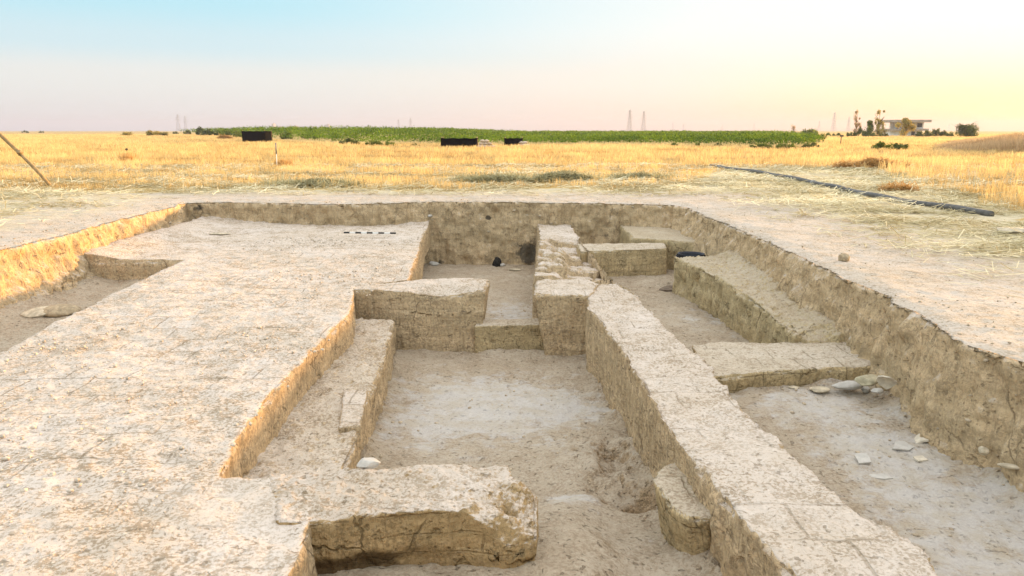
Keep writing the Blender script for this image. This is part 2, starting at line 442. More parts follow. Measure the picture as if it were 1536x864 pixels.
# attributes
ed = np.maximum(np.maximum(BX0 - x, x - BX1), np.maximum(BY0 - y, y - BY1))
st_side = np.interp(x, [-12, BX0 - 1.0, BX0, BX1, BX1 + 1, BX1 + 3.5], [0.75, 0.35, 0.0, 0.0, 0.0, 0.8])
strawA = np.where(tops, np.maximum(np.clip((y - BY1 - 0.6) / 3.5, 0, 1), st_side * np.clip((y - 3.0) / 4.0, 0, 1)), 0)
fieldA = np.where(tops, np.where(y > 34, 1.0, standing(x, y).astype(float)), 0)
bu = np.zeros(len(V))
def blob(u, v, D, rx_, rz_, amt=1.0):
    c = WD(u, v, D)
    return amt * np.exp(-(((V[:, 0] - c[0]) / rx_) ** 2 + ((V[:, 1] - c[1]) / 0.6) ** 2 + ((V[:, 2] - c[2]) / rz_) ** 2))
yb = BY1 - 0.2
bu = np.maximum(bu, blob(796, 378, yb, 0.42, 0.42)); bu = np.maximum(bu, blob(655, 397, yb, 0.35, 0.12, 0.9))  # burnt soil patch, then the shade of a hole painted dark
bu = np.maximum(bu, blob(905, 352, yb, 0.6, 0.10, 0.75)); bu = np.maximum(bu, blob(732, 327, yb, 0.07, 0.06, 1.2))  # dark band, then a small hole whose shade is painted as a spot
bu = np.maximum(bu, blob(300, 312, yb, 0.22, 0.12, 0.8)); bu = np.maximum(bu, blob(700, 400, yb, 0.9, 0.07, 0.6))
me = mesh_np('ground', V, F, {'straw': strawA, 'field': fieldA, 'dark_patch': bu})
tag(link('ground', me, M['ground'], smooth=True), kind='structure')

# ------------------------------------------------------------------ trench floor (height field)
def px_path(pts, z): return np.array([W(u, v, z)[:2] for u, v in pts])
fx0, fx1, fy0, fy1, stp = BX0 - 0.1, BX1 + 0.3, NEARY - 0.1, BY1 + 0.25, 0.026
gx = np.arange(fx0, fx1, stp); gy = np.arange(fy0, fy1, stp)
XX, YY = np.meshgrid(gx, gy)
x = XX.ravel(); y = YY.ravel()
# right of the long wall?
wl = px_path([(838, 347), (845, 418), (905, 440), (960, 520), (1030, 620), (1120, 700), (1230, 790), (1290, 864)], -0.5)
wx = np.interp(y, wl[::-1, 1], wl[::-1, 0])
right = x > wx
z_mid = np.interp(y, [0, 4.25, 4.9, 5.6, 7.0, 9.8, 10.2, 17], [-0.84, -0.86, -0.99, -1.22, -1.31, -1.36, -1.40, -1.44])
z_right = np.interp(y, [0, 7.2, 7.9, 17], [-0.90, -0.93, -1.08, -1.10])
z_mid = z_mid - 0.20 * sstep(0.35, 0.85, x) * sstep(5.6, 4.6, y)
z = np.where(right, z_right, z_mid)
z = np.where(x < -3.4, -0.82, z)
p = np.c_[x, y, np.zeros_like(x)]
z = z + 0.045 * fbm(p * 0.9, 2) + 0.026 * fbm(p * 3.1, 3) + 0.016 * fbm(p * 9, 3) + 0.008 * fbm(p * 19, 2)
# dug, trampled corner beside the long wall
c1 = np.array(W(935, 690, -1.2)[:2]); dd = np.hypot((x - c1[0]) / 0.55, (y - c1[1]) / 0.95)
z += -0.0 + np.exp(-dd ** 2) * (0.06 + 0.20 * fbm(p * 3.2 + 3, 4))
c2 = np.array(W(955, 742, -1.15)[:2]); dd = np.hypot((x - c2[0]) / 0.28, (y - c2[1]) / 0.19)
z -= 0.20 * np.exp(-dd ** 2)
# talus against the trench sides
lt = sstep(BX0 + 1.05, BX0 + 0.25, x)
z += lt * (0.20 + 0.08 * fbm(p * 1.5, 2))
rt = sstep(BX1 - 0.42, BX1 - 0.02, x) * (1 - right * 0)
z += rt * (0.20 + 0.09 * fbm(p * 1.6 + 7, 2)) * (y < 12)
def seg_dist(P_):
    dmin = np.full(len(x), 9.0)
    for a_, b_ in zip(P_[:-1], P_[1:]):
        ab = b_ - a_; t_ = np.clip(((x - a_[0]) * ab[0] + (y - a_[1]) * ab[1]) / (ab @ ab), 0, 1)
        dmin = np.minimum(dmin, np.hypot(x - a_[0] - t_ * ab[0], y - a_[1] - t_ * ab[1]))
    return dmin
feet = [px_path([(884, 424), (905, 485), (932, 521), (975, 590), (1012, 652), (1062, 717), (1110, 778), (1190, 866)], -0.5),
        px_path([(592, 480), (581, 517), (567, 568), (549, 608), (533, 665), (517, 704)], -0.84),
        px_path([(595, 527), (718, 529), (820, 530), (880, 531)], -1.36),
        px_path([(1402, 866), (1320, 790), (1200, 692), (1112, 610), (1068, 545)], -0.5),
        px_path([(1080, 584), (1200, 584), (1330, 576)], -0.93)]
for k_, P_ in enumerate(feet):
    d_ = seg_dist(P_)
    z += np.exp(-d_ / 0.13) * np.clip(0.075 + 0.09 * fbm(p * 2.2 + 5 * k_, 3), 0.01, 1)
pla = np.zeros_like(x)
def pblob(u, v, zz, rx_, ry_, amt=1.0):
    c = W(u, v, zz)
    return amt * np.exp(-((x - c[0]) / rx_) ** 2 - ((y - c[1]) / ry_) ** 2)
for a_ in ((720, 610, -1.34, 1.0, 1.2, 1.0), (820, 612, -1.34, 0.5, 0.75, 1.15), (640, 640, -1.33, 0.6, 0.8, 0.8), (880, 620, -1.34, 0.3, 0.4, 0.9), (860, 745, -1.1, 0.22, 0.22, 0.9), (765, 465, -1.4, 0.5, 1.0, 0.7),
           (1230, 610, -0.92, 0.7, 0.6, 0.9), (1330, 680, -0.92, 0.6, 0.7, 1.0), (1450, 760, -0.92, 0.8, 0.8, 0.9), (1480, 850, -0.92, 0.6, 0.5, 0.85), (1190, 600, -0.92, 0.3, 0.3, 0.7), (1050, 480, -1.1, 0.5, 1.0, 0.45)):
    pla = np.maximum(pla, pblob(*a_))
ny, nx = XX.shape
idx = np.arange(ny * nx).reshape(ny, nx)
F = np.stack([idx[:-1, :-1], idx[:-1, 1:], idx[1:, 1:], idx[1:, :-1]], -1).reshape(-1, 4)
# leave out what lies under the platform
cxF = x[F[:, 0]]; cyF = y[F[:, 0]]
keep = ~((cxF > -4.2) & (cxF < -2.6)) & ~((cxF < -2.6) & (cyF > 13.2))
F = F[keep]
me = mesh_np('trench_floor', np.c_[x, y, z], F, {'plaster': pla})
tag(link('trench_floor', me, M['floor'], smooth=True), kind='structure')
FLOOR = (gx, gy, z.reshape(ny, nx))
def floor_z(px_, py_):
    i = int(round((px_ - gx[0]) / stp)); j = int(round((py_ - gy[0]) / stp))
    return float(FLOOR[2][max(0, min(ny - 1, j)), max(0, min(nx - 1, i))])

# ------------------------------------------------------------------ earth solids
def solid(name, top, zbot, mat, voxel=0.03, batter=0.03, amp=1.0, fn=None, score=1.0, lump=1.0, parent=None, bot=None, edge=1.0):
    """top: list of (x, y, z); a prism down to zbot, remeshed and roughened"""
    top = [Vector(p) for p in top]
    area = sum(top[i].x * top[(i + 1) % len(top)].y - top[(i + 1) % len(top)].x * top[i].y for i in range(len(top)))
    if area < 0:
        top = top[::-1]
        if bot: bot = bot[::-1]
    n = len(top)
    if bot is None:
        bot = []
        for i in range(n):
            e1 = (top[i] - top[i - 1]).xy.normalized(); e2 = (top[(i + 1) % n] - top[i]).xy.normalized()
            nn = Vector((e1.y + e2.y, -(e1.x + e2.x)))
            nn = nn.normalized() if nn.length > 1e-6 else Vector((0, 0))
            bot.append(Vector((top[i].x + nn.x * batter, top[i].y + nn.y * batter, zbot)))
    else:
        bot = [Vector(p) for p in bot]
    bm = bmesh.new()
    vt = [bm.verts.new(p) for p in top]; vb = [bm.verts.new(p) for p in bot]
    ft = bm.faces.new(vt); fb = bm.faces.new(vb[::-1])
    for i in range(n):
        j = (i + 1) % n
        bm.faces.new((vt[i], vb[i], vb[j], vt[j]))
    bmesh.ops.triangulate(bm, faces=bm.faces[:])
    bmesh.ops.recalc_face_normals(bm, faces=bm.faces[:])
    m0 = bpy.data.meshes.new('tmp'); bm.to_mesh(m0); bm.free()
    o = bpy.data.objects.new('tmp', m0); COL.objects.link(o)
    md = o.modifiers.new('r', 'REMESH'); md.mode = 'VOXEL'; md.voxel_size = voxel; md.adaptivity = 0
    dg = bpy.context.evaluated_depsgraph_get()
    me = bpy.data.meshes.new_from_object(o.evaluated_get(dg))
    bpy.data.objects.remove(o); bpy.data.meshes.remove(m0)
    nv = len(me.vertices)
    co = np.empty(nv * 3, np.float32); me.vertices.foreach_get('co', co); co = co.reshape(-1, 3).astype(np.float64)
    no = np.empty(nv * 3, np.float32); me.vertex_normals.foreach_get('vector', no); no = no.reshape(-1, 3).astype(np.float64)
    up = np.clip(no[:, 2], 0, 1); sd = 1 - np.abs(no[:, 2])
    d = 0.028 * fbm(co * 1.7, 2) * (0.35 + 0.65 * sd) + 0.018 * fbm(co * 6.0, 3) * (0.6 + 0.4 * sd)
    lumpn = fbm(co * 13.0, 3)
    d += lump * up * (0.012 * lumpn + 0.010 * np.abs(fbm(co * 26.0 + 5, 2)))
    d += score * sd * 0.022 * fbm(np.c_[co[:, 0] * 13, co[:, 1] * 13, co[:, 2] * 3.0], 3)
    # crumbled rims
    rim = up * sd * 4
    d -= edge * np.clip(rim, 0, 1) * 0.026 * (0.4 + fbm(co * 5.5 + 2, 4) * 2.4)
    co = co + no * (d * amp)[:, None]
    if fn is not None: co = fn(co, no)
    me.vertices.foreach_set('co', co.astype(np.float32).ravel())
    me.update()
    return link(name, me, mat, parent, smooth=True)

def P(z, *pts): return [W(u, v, z) for u, v in pts]
ZP = -0.5

# --- platform
plat = [(BX0 + 0.25, BY1 + 0.15, ZP), (W(636, 343, ZP)[0], BY1 + 0.15, ZP)] + P(ZP, (634, 350), (629, 378), (612, 419), (575, 424), (532, 431), (527, 472), (461, 531), (438, 557), (401, 601), (357, 658), (333, 713), (410, 714), (474, 716), (473, 745), (470, 782), (455, 822), (440, 864))
plat += [(plat[-1][0] + 0.02, 2.3, ZP), (-3.55, 2.3, ZP)] + P(ZP, (0, 527), (275, 391), (128, 393))
plat += [(BX0 + 0.25, W(128, 393, ZP)[1], ZP)]
def plat_fn(co, no):
    up = no[:, 2] > 0.5
    t = sstep(BX0 + 1.25, BX0 + 0.3, co[:, 0]) * (0.13 + 0.06 * fbm(co * np.array([1.3, 1.3, 0]), 2))
    t2 = sstep(BY1 - 0.55, BY1 + 0.0, co[:, 1]) * 0.07
    lowf = 0.05 * fbm(co * np.array([0.45, 0.45, 0]) + 3, 2)
    co[:, 2] += np.where(up, t + t2 + lowf, 0)
    # a few shallow scooped hollows
    for (u, v, r_, dpt) in ((250, 690, .10, .03), (120, 730, .12, .03), (345, 735, .10, .03), (70, 395, .3, .0), (300, 470, .10, .025), (60, 640, .10, .03), (415, 800, .14, .03), (165, 470, .12, .02), (210, 760, .12, .03), (380, 690, .10, .02)):
        c = W(u, v, ZP)
        co[:, 2] -= np.where(up, dpt * np.exp(-((co[:, 0] - c[0]) ** 2 + (co[:, 1] - c[1]) ** 2) / r_ ** 2), 0)
    return co
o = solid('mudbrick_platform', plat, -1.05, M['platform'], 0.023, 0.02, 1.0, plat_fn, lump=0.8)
tag(o, 'broad flat pale mudbrick platform filling the left half of the trench', 'platform')

# --- ledge (slot floor) beside the platform
led = P(-0.84, (520, 474), (592, 480), (581, 517), (567, 568), (549, 608), (533, 665), (517, 704), (500, 740), (330, 740), (360, 690), (440, 580))
led[0] = (led[0][0] - 0.3, led[0][1], led[0][2]); led[-1] = (led[-1][0] - 0.25, led[-1][1], -0.84); led[-2] = (led[-2][0] - 0.2, led[-2][1], -0.84); led[-3] = (led[-3][0] - 0.2, led[-3][1], -0.84)
o = solid('mudbrick_ledge', led, -1.7, M['dusty'], 0.022, 0.0, 1.3, lump=1.8)
tag(o, 'narrow sunken mudbrick ledge between the platform edge and the middle room', 'ledge')
blk = P(-0.79, (515, 585), (552, 583), (541, 637), (508, 642))
o = solid('mudbrick', blk, -1.0, M['wall'], 0.014, 0.0, 0.35)
tag(o, 'single pale mudbrick on the rim of the sunken ledge', 'mudbrick')

# --- front wall with its broken right end
zf = -0.50
fw = [W(400, 713, zf), W(480, 712, zf), W(520, 704, zf), W(600, 699, zf), W(700, 696, zf), W(762, 696, zf), W(770, 715, zf - .02), W(785, 728, zf - .12), W(807, 742, zf - .13), W(806, 790, zf - .13), W(752, 790, zf - .09), W(735, 772, zf - .03), W(700, 762, zf), W(600, 768, zf), W(470, 784, zf), W(420, 784, zf)]
def fw_fn(co, no):
    c = W(752, 752, zf)
    d = np.hypot((co[:, 0] - c[0] - 0.05) / 0.22, (co[:, 1] - c[1] + 0.05) / 0.28)
    co[:, 2] -= np.where(co[:, 2] > -0.75, 0.11 * np.exp(-d ** 2), 0) * (0.9 + 0.8 * fbm(co * 9, 3))
    # undercut at the foot
    u = sstep(-0.70, -0.84, co[:, 2]) * sstep(-0.1, -0.7, co[:, 0]) * (no[:, 1] < -0.2)
    co[:, 1] += u * 0.05
    return co
o = solid('mudbrick_wall', fw, -1.6, M['wall_dark_foot'], 0.015, 0.0, 0.8, fw_fn, lump=2.2)
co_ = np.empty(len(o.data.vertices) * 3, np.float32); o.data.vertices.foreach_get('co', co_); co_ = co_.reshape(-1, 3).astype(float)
at_ = o.data.attributes.new('dark_patch', 'FLOAT', 'POINT')
at_.data.foreach_set('value', (sstep(-0.62, -0.80, co_[:, 2]) * (0.35 + 0.65 * sstep(-0.35, -0.95, co_[:, 0]))).astype(np.float32))  # colour darker towards the foot, strongest at the left
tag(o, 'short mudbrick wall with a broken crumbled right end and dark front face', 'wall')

# --- rear cross wall (slanting end at the doorway)
cw = P(ZP, (520, 434), (600, 436), (728, 433), (734, 419), (690, 417), (620, 420), (540, 428))
cwb = [(p[0], p[1], -1.7) for p in cw]
dxs = W(716, 528, -1.36)[0]
cwb[2] = (dxs, cw[2][1] - 0.02, -1.7); cwb[3] = (dxs, cw[3][1], -1.7)
def cw_fn(co, no):
    c = W(668, 436, ZP)
    d = np.hypot((co[:, 0] - c[0]) / 0.42, (co[:, 1] - c[1]) / 0.3)
    co[:, 2] -= np.where(co[:, 2] > -0.8, 0.10 * np.exp(-d ** 2), 0)
    return co
o = solid('mudbrick_wall', cw, -1.7, M['wall'], 0.022, 0.0, 0.8, cw_fn, bot=cwb)
tag(o, 'mudbrick cross wall with a slanting end left of the blocked doorway', 'wall')

# --- doorway blocking
tb = P(-0.99, (712, 489), (824, 487), (824, 477), (712, 479))
o = solid('doorway_blocking', tb, -1.7, M['wall2'], 0.02, 0.0, 0.5)
tag(o, 'low brick blocking across the doorway at the back of the middle room', 'blocking')

# --- door jamb
jb = P(ZP, (802, 441), (886, 443), (900, 425), (880, 418), (804, 420))
jbb = [(p[0], p[1], -1.7) for p in jb]
jx = W(822, 530, -1.36)[0]
jbb[0] = (jx, jb[0][1] + 0.03, -1.7); jbb[4] = (jx, jb[4][1], -1.7)
o = solid('door_jamb', jb, -1.7, M['wall'], 0.022, 0.0, 0.8, bot=jbb)
tag(o, 'stubby mudbrick door jamb right of the low blocking', 'wall stub')

# --- long wall
lw = P(ZP, (884, 424), (879, 440), (884, 462), (905, 485), (932, 521), (975, 590), (1012, 652), (1062, 717), (1070, 735), (1110, 778), (1160, 832), (1190, 866))
xe, ye = lw[-1][0], lw[-1][1]
lw += [(xe + 0.02, 2.2, ZP), (xe + 1.05, 2.2, ZP)] + P(ZP, (1402, 866), (1388, 832), (1320, 790), (1260, 746), (1200, 692), (1150, 650), (1112, 610), (1078, 572), (1068, 545), (1030, 520), (1008, 498), (975, 464), (947, 433), (918, 421))
def lw_fn(co, no):
    up = no[:, 2] > 0.5
    co[:, 2] += np.where(up, 0.035 * fbm(co * np.array([0.9, 0.9, 0]) + 8, 2), 0)
    # small step at the brick joint two thirds down
    yj = W(1100, 708, ZP)[1] + (co[:, 0] - 1.2) * 0.12
    co[:, 2] -= np.where(up & (co[:, 1] > yj), 0.02, 0)
    return co
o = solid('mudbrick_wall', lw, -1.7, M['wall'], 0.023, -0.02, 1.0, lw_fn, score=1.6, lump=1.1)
tag(o, 'long pale mudbrick wall running from the near right towards the back', 'wall')

# --- stepped rear stretch of the long wall
rw = [W(810, 350, -0.52), W(806, 385, -0.52), W(803, 419, -0.54), W(860, 421, -0.56), W(918, 417, -0.60), W(893, 388, -0.58), W(872, 362, -0.55)]
rw = [(rw[0][0], BY1 + 0.1, -0.5)] + rw + [(rw[-1][0] - 0.03, BY1 + 0.1, -0.5)]
def rw_fn(co, no):
    up = no[:, 2] > 0.4
    # sagging brick courses: rows tilt, open joints between bricks, right side falls away
    s = (co[:, 1] - 10.25 + 0.10 * fbm(co * np.array([2.0, .5, 0]), 2)) / 0.52
    row = np.floor(s); f = s - row
    jx = (co[:, 0] / 0.46 + 0.37 * row); fx = jx - np.floor(jx)
    hsh = _hash(row.astype(np.int64), np.floor(jx).astype(np.int64), np.zeros(len(co), np.int64))
    gap = np.exp(-(np.minimum(f, 1 - f) * 0.52 / 0.035) ** 2) + 0.8 * np.exp(-(np.minimum(fx, 1 - fx) * 0.46 / 0.035) ** 2)
    front = sstep(15.4, 14.6, co[:, 1])
    fall = sstep(0.70 + 0.12 * hsh, 1.0 + 0.12 * hsh, co[:, 0])
    dz = front * (0.07 * (0.5 - f) + 0.05 * hsh - 0.06 * np.clip(gap, 0, 1)) - 0.17 * fall * front + 0.03 * fbm(co * 2.2, 2)
    co[:, 2] += np.where(up, dz, 0)
    return co
o = solid('mudbrick_wall', rw, -1.7, M['wall'], 0.022, 0.05, 1.1, rw_fn, score=1.8)
tag(o, 'ragged stepped mudbrick wall running up to the rear trench face', 'wall')

# --- buttress stub
zb_ = -0.70
bs = P(zb_, (981, 722), (988, 706), (1012, 695), (1045, 690), (1120, 716), (1120, 772), (1060, 779), (1032, 777), (1004, 758))
bsb = [(p[0] + (0.09 if i in (0, 1, 7, 8) else 0), p[1] + (0.05 if i in (6, 7) else 0), -1.3) for i, p in enumerate(bs)]
o = solid('buttress', bs, -1.3, M['wall2'], 0.016, 0.0, 0.7, bot=bsb, lump=0.5)
tag(o, 'low rounded mudbrick stub jutting from the long wall into the room', 'wall stub')

# --- right-hand rooms
c3 = P(-0.74, (1064, 568), (1140, 558), (1230, 553), (1322, 553), (1300, 530), (1268, 513), (1180, 513), (1075, 513), (1040, 520))
c3[3] = (c3[3][0] + 0.3, c3[3][1], -0.70); c3[4] = (c3[4][0] + 0.35, c3[4][1], -0.66); c3[5] = (c3[5][0] + 0.3, c3[5][1], -0.66)
o = solid('mudbrick_wall', c3, -1.4, M['wall2'], 0.022, 0.0, 0.9, lump=1.0)
tag(o, 'low mudbrick cross wall behind the row of loose white stones', 'wall')

lg = [W(1013, 386, -0.50), W(1060, 408, -0.50), W(1100, 431, -0.50), W(1150, 466, -0.53), W(1188, 497, -0.60), W(1212, 515, -0.72)]
lg += [(BX1 + 0.1, lg[-1][1] - 0.1, -0.65), (BX1 + 0.1, lg[0][1] + 0.1, -0.46)]
def lg_fn(co, no):
    t = sstep(BX1 - 0.4, BX1 - 0.1, co[:, 0]) * 0.08 + 0.035 * fbm(co * np.array([1.6, 1.6, 0]) + 4, 3)
    co[:, 2] += np.where(no[:, 2] > 0.4, t, 0)
    # burrow holes in the near face of the end
    for (u, v, D, r_) in ((1040, 425, 12.3, 0.11), (1066, 425, 11.6, 0.10), (1140, 470, 9.6, 0.08)):
        c = WD(u, v, D)
        d = np.sqrt((co[:, 1] - c[1]) ** 2 * 0.5 + (co[:, 2] - c[2]) ** 2) / r_
        co[:, 0] += np.where(no[:, 0] < -0.3, 0.12 * np.exp(-d ** 2), 0)
    return co
o = solid('earth_ledge', lg, -1.5, M['ledge'], 0.022, 0.03, 1.5, lg_fn, score=2.2, lump=1.8)
tag(o, 'long earthen ledge left standing against the right trench face', 'ledge')

c2 = [W(886, 377, -0.60), W(1000, 373, -0.60), W(996, 364, -0.60), W(880, 366, -0.60)]
c2 = [(c2[0][0] - 0.2, c2[0][1], -0.6), c2[1], c2[2], (c2[3][0] - 0.2, c2[3][1], -0.6)]
o = solid('mudbrick_wall', c2, -1.4, M['wall2'], 0.024, 0.02, 0.7)
tag(o, 'square mudbrick cross wall in the far right room beside the black basket', 'wall')
bn = [W(950, 357, -0.52), W(1000, 360, -0.54), W(1045, 366, -0.56)]
bn += [(BX1 + 0.1, bn[-1][1], -0.5), (BX1 + 0.1, BY1 + 0.1, -0.5), (bn[0][0], BY1 + 0.1, -0.5)]
o = solid('earth_bench', bn, -1.4, M['ledge'], 0.03, 0.02, 1.0)
tag(o, 'unexcavated earthen bench in the back right corner of the trench', 'bench')

# ------------------------------------------------------------------ stones and sherds
def rock(name, loc, size, mat, label, cat, group=None, seed=0, rz=0.0, flat=1.0, tilt=(0, 0), rough=0.25, sub=4):
    bm = bmesh.new()
    bmesh.ops.create_icosphere(bm, subdivisions=sub, radius=1.0)
    co = np.array([v.co[:] for v in bm.verts])
    # chop with random planes for facets
    r_ = np.random.default_rng(seed + 100)
    for k in range(9):
        nrm = r_.normal(size=3); nrm /= np.linalg.norm(nrm)
        dd = r_.uniform(0.62, 0.92)
        s = co @ nrm - dd
        co = co - np.where(s > 0, s, 0)[:, None] * nrm * 0.92
    nn = co / np.linalg.norm(co, axis=1)[:, None]
    co = co + nn * (rough * 0.35 * fbm(co * 1.6 + seed * 3.1, 3) + rough * 0.12 * fbm(co * 6 + seed, 2))[:, None]
    for v, c in zip(bm.verts, co): v.co = c * np.array(size)
    me = bpy.data.meshes.new(name); bm.to_mesh(me); bm.free()
    o = link(name, me, mat, smooth=True)
    o.location = loc
    o.rotation_euler = (tilt[0], tilt[1], rz)
    return tag(o, label, cat, group)

def sherd(name, loc, r_, arc_, length, th, mat, label, cat='potsherd', group=None, rot=(0, 0, 0), seed=0):
    """piece of a curved pot wall with a ragged outline"""
    bm = bmesh.new()
    rr = np.random.default_rng(seed)
    na, nl = 14, 10
    jag = rr.uniform(-0.12, 0.12, (na + 1,))
    grid = {}
    for i in range(na + 1):
        t = -1 + 2 * i / na
        for j in range(nl + 1):
            s = -1 + 2 * j / nl
            wd = math.sqrt(max(0.08, 1 - 0.75 * s * s))
            a_ = t * arc_ * 0.5 * (wd + 0.08 * math.sin(5 * s + seed))
            l_ = s * length * 0.5 * (1 - 0.25 * t * t + jag[i] * 0.6)
            for k, q in ((0, r_), (1, r_ - th)):
                grid[i, j, k] = bm.verts.new((math.sin(a_) * q, l_, math.cos(a_) * q - r_))
    for i in range(na):
        for j in range(nl):
            bm.faces.new((grid[i, j, 0], grid[i + 1, j, 0], grid[i + 1, j + 1, 0], grid[i, j + 1, 0]))
            bm.faces.new((grid[i, j, 1], grid[i, j + 1, 1], grid[i + 1, j + 1, 1], grid[i + 1, j, 1]))
    for i in range(na):
        for j in (0, nl):
            q = (grid[i, j, 0], grid[i, j, 1], grid[i + 1, j, 1], grid[i + 1, j, 0])
            bm.faces.new(q if j == 0 else q[::-1])
    for j in range(nl):
        for i in (0, na):
            q = (grid[i, j, 0], grid[i, j + 1, 0], grid[i, j + 1, 1], grid[i, j, 1])
            bm.faces.new(q if i == 0 else q[::-1])
    me = bpy.data.meshes.new(name); bm.to_mesh(me); bm.free()
    o = link(name, me, mat)
    o.location = loc; o.rotation_euler = rot
    return tag(o, label, cat, group)

def plate_sherd(loc, outline, th, curve, mat, label, group=None, rot=(0, 0, 0)):
    """angular sherd: polygon outline, slightly domed, real thickness"""
    bm = bmesh.new()
    vs = [bm.verts.new((x_, y_, 0)) for x_, y_ in outline]
    f = bm.faces.new(vs)
    bmesh.ops.triangulate(bm, faces=[f])
    bmesh.ops.subdivide_edges(bm, edges=bm.edges[:], cuts=3, use_grid_fill=True)
    for v in bm.verts:
        q = fbm(np.array([[v.co.x * 30, v.co.y * 30, loc[0]]]), 2)[0]
        v.co.z = -curve * (v.co.x ** 2 + .4 * v.co.y ** 2) + .004 * q
        v.co.x += .005 * q; v.co.y -= .005 * q
    r_ = bmesh.ops.extrude_face_region(bm, geom=bm.faces[:])
    for v in r_['geom']:
        if isinstance(v, bmesh.types.BMVert): v.co.z -= th
    bmesh.ops.recalc_face_normals(bm, faces=bm.faces[:])
    me = bpy.data.meshes.new('potsherd'); bm.to_mesh(me); bm.free()
    o = link('potsherd', me, mat); o.location = loc; o.rotation_euler = rot
    return tag(o, label, 'potsherd', group)

def on_floor(u, v, z, up=0.0):
    p = W(u, v, z)
    for _ in range(3):
        z = floor_z(p[0], p[1]); p = W(u, v, z)
    return (p[0], p[1], z + up)

g = 'loose stones along the low cross wall'
rock('stone', on_floor(1228, 586, -.93, .015), (.105, .07, .028), M['stone_dun'], 'flat dun stone leftmost in the row along the low cross wall', 'stone', g, 1)
rock('stone', on_floor(1272, 583, -.93, .035), (.165, .07, .042), M['stone_white'], 'large smooth white stone lying against the low cross wall', 'stone', g, 2, 0.1)
rock('stone', on_floor(1301, 577, -.93, .045), (.13, .09, .055), M['stone_olive'], 'angular greenish stone just right of the large white stone', 'stone', g, 3, 0.3)
rock('stone', on_floor(1299, 587, -.93, .02), (.045, .035, .035), M['stone_white'], 'tiny pale stone in front of the angular greenish stone', 'stone', g, 4)
rock('stone', on_floor(1316, 588, -.93, .015), (.06, .04, .028), M['stone_white'], 'small flat white stone in front of the upright curved sherd', 'stone', g, 5)
rock('stone', on_floor(1191, 582, -.93, .008), (.06, .04, .015), M['stone_dun'], 'thin dun flake at the foot of the low cross wall', 'stone', g, 6)
sherd('potsherd', on_floor(1329, 584, -.93, .09), .17, 1.1, .17, .014, M['sherd'], 'curved pale sherd propped upright in the corner by the white stones', rot=(R(12), R(55), R(70)), seed=3)
g2 = 'sherds scattered on the right room floor'
plate_sherd(on_floor(1396, 660, -.93, .05), [(-.16, -.05), (-.05, -.09), (.08, -.07), (.17, .0), (.10, .10), (-.02, .13), (-.10, .06)], .016, 3.2, M['sherd'], 'largest domed clay sherd near the foot of the right trench face', g2, (R(-4), R(-3), R(-12)))
plate_sherd(on_floor(1354, 674, -.93, .03), [(-.10, -.03), (.02, -.05), (.10, .0), (.05, .07), (-.03, .06)], .014, .6, M['stone_white'], 'white angular sherd left of the domed clay sherd', g2, (R(14), R(4), R(5)))
plate_sherd(on_floor(1293, 692, -.93, .03), [(-.055, -.05), (.045, -.055), (.06, .045), (-.03, .06)], .014, .3, M['stone_white'], 'small square white sherd in the middle of the right room floor', g2, (R(18), R(-6), R(3)))
plate_sherd(on_floor(1318, 717, -.93, .014), [(-.10, -.012), (.03, -.028), (.10, -.006), (.04, .03), (-.06, .022)], .012, .2, M['stone_white'], 'long thin white sherd nearest the long wall', g2, (R(10), 0, R(-8)))
plate_sherd(on_floor(1380, 690, -.93, .016), [(-.05, -.02), (.03, -.04), (.06, .02), (-.02, .04)], .012, .2, M['sherd'], 'dull clay sherd below the white angular sherd', g2, (R(8), 0, R(30)))
rock('stone', on_floor(1474, 682, -.93, .03), (.04, .035, .035), M['stone_dun'], 'round dun stone at the foot of the right trench face', 'stone', None, 12)
rock('stone', on_floor(1515, 705, -.93, .03), (.08, .03, .02), M['stone_dun'], 'long flat stone half buried at the right trench foot', 'stone', None, 13, -0.4)
# white stone on the front wall
c = W(553, 700, -0.5)
rock('stone', (c[0], c[1], -0.475), (.085, .06, .035), M['stone_white'], 'bright white stone on the back rim of the broken front wall', 'stone', None, 21)
# dark curved piece on the far right floor
sherd('potsherd', on_floor(1006, 436, -1.1, .05), .55, .7, .16, .03, M['sherd_dark'], 'dark curved fragment on the floor below the burrowed ledge', rot=(R(20), 0, R(-6)), seed=14)
# slab and lump in the left cutting
c = on_floor(62, 474, -.82, .06)
rock('stone_slab', c, (.24, .15, .04), M['stone_dun'], 'flat tilted slab lying in the left cutting beside the platform', 'slab', None, 31, 0.1, tilt=(R(14), R(-5)))
rock('earth_lump', on_floor(92, 470, -.82, .03), (.26, .2, .09), M['clod'], 'rounded lump of earth behind the tilted slab', 'clod', None, 32)
c = W(330, 352, ZP)
rock('stone', (c[0], c[1], ZP + .02), (.22, .10, .02), M['stone_dun'], 'thin flat stone near the far left corner of the platform', 'stone', None, 33)
# rear room
c = WD(745, 393, BY1 - 0.45)
rock('charred_block', (c[0], c[1], c[2] - 0.02), (.115, .10, .14), M['black_clay'], 'black squarish block at the foot of the rear trench face', 'block', None, 41, rough=.12)
c = on_floor(754, 399, -1.42, .03)
rock('stone', c, (.07, .06, .05), M['stone_white'], 'small pale stone beside the black squarish block', 'stone', None, 42)
c = on_floor(650, 398, -1.42, .04)
rock('stone', c, (.13, .08, .06), M['stone_white'], 'pale stone in the dark left corner of the rear room', 'stone', None, 43)
c = on_floor(772, 406, -1.42, .02)
rock('stone', c, (.14, .06, .03), M['stone_dun'], 'flat stone on the rear room floor before the charred patch', 'stone', None, 44)
c = WD(643, 324, BY1 - 0.02)
rock('stone', (c[0], BY1 - 0.03, c[2]), (.09, .10, .05), M['stone_white'], 'pale stone stuck high in the rear trench face', 'stone', None, 45)
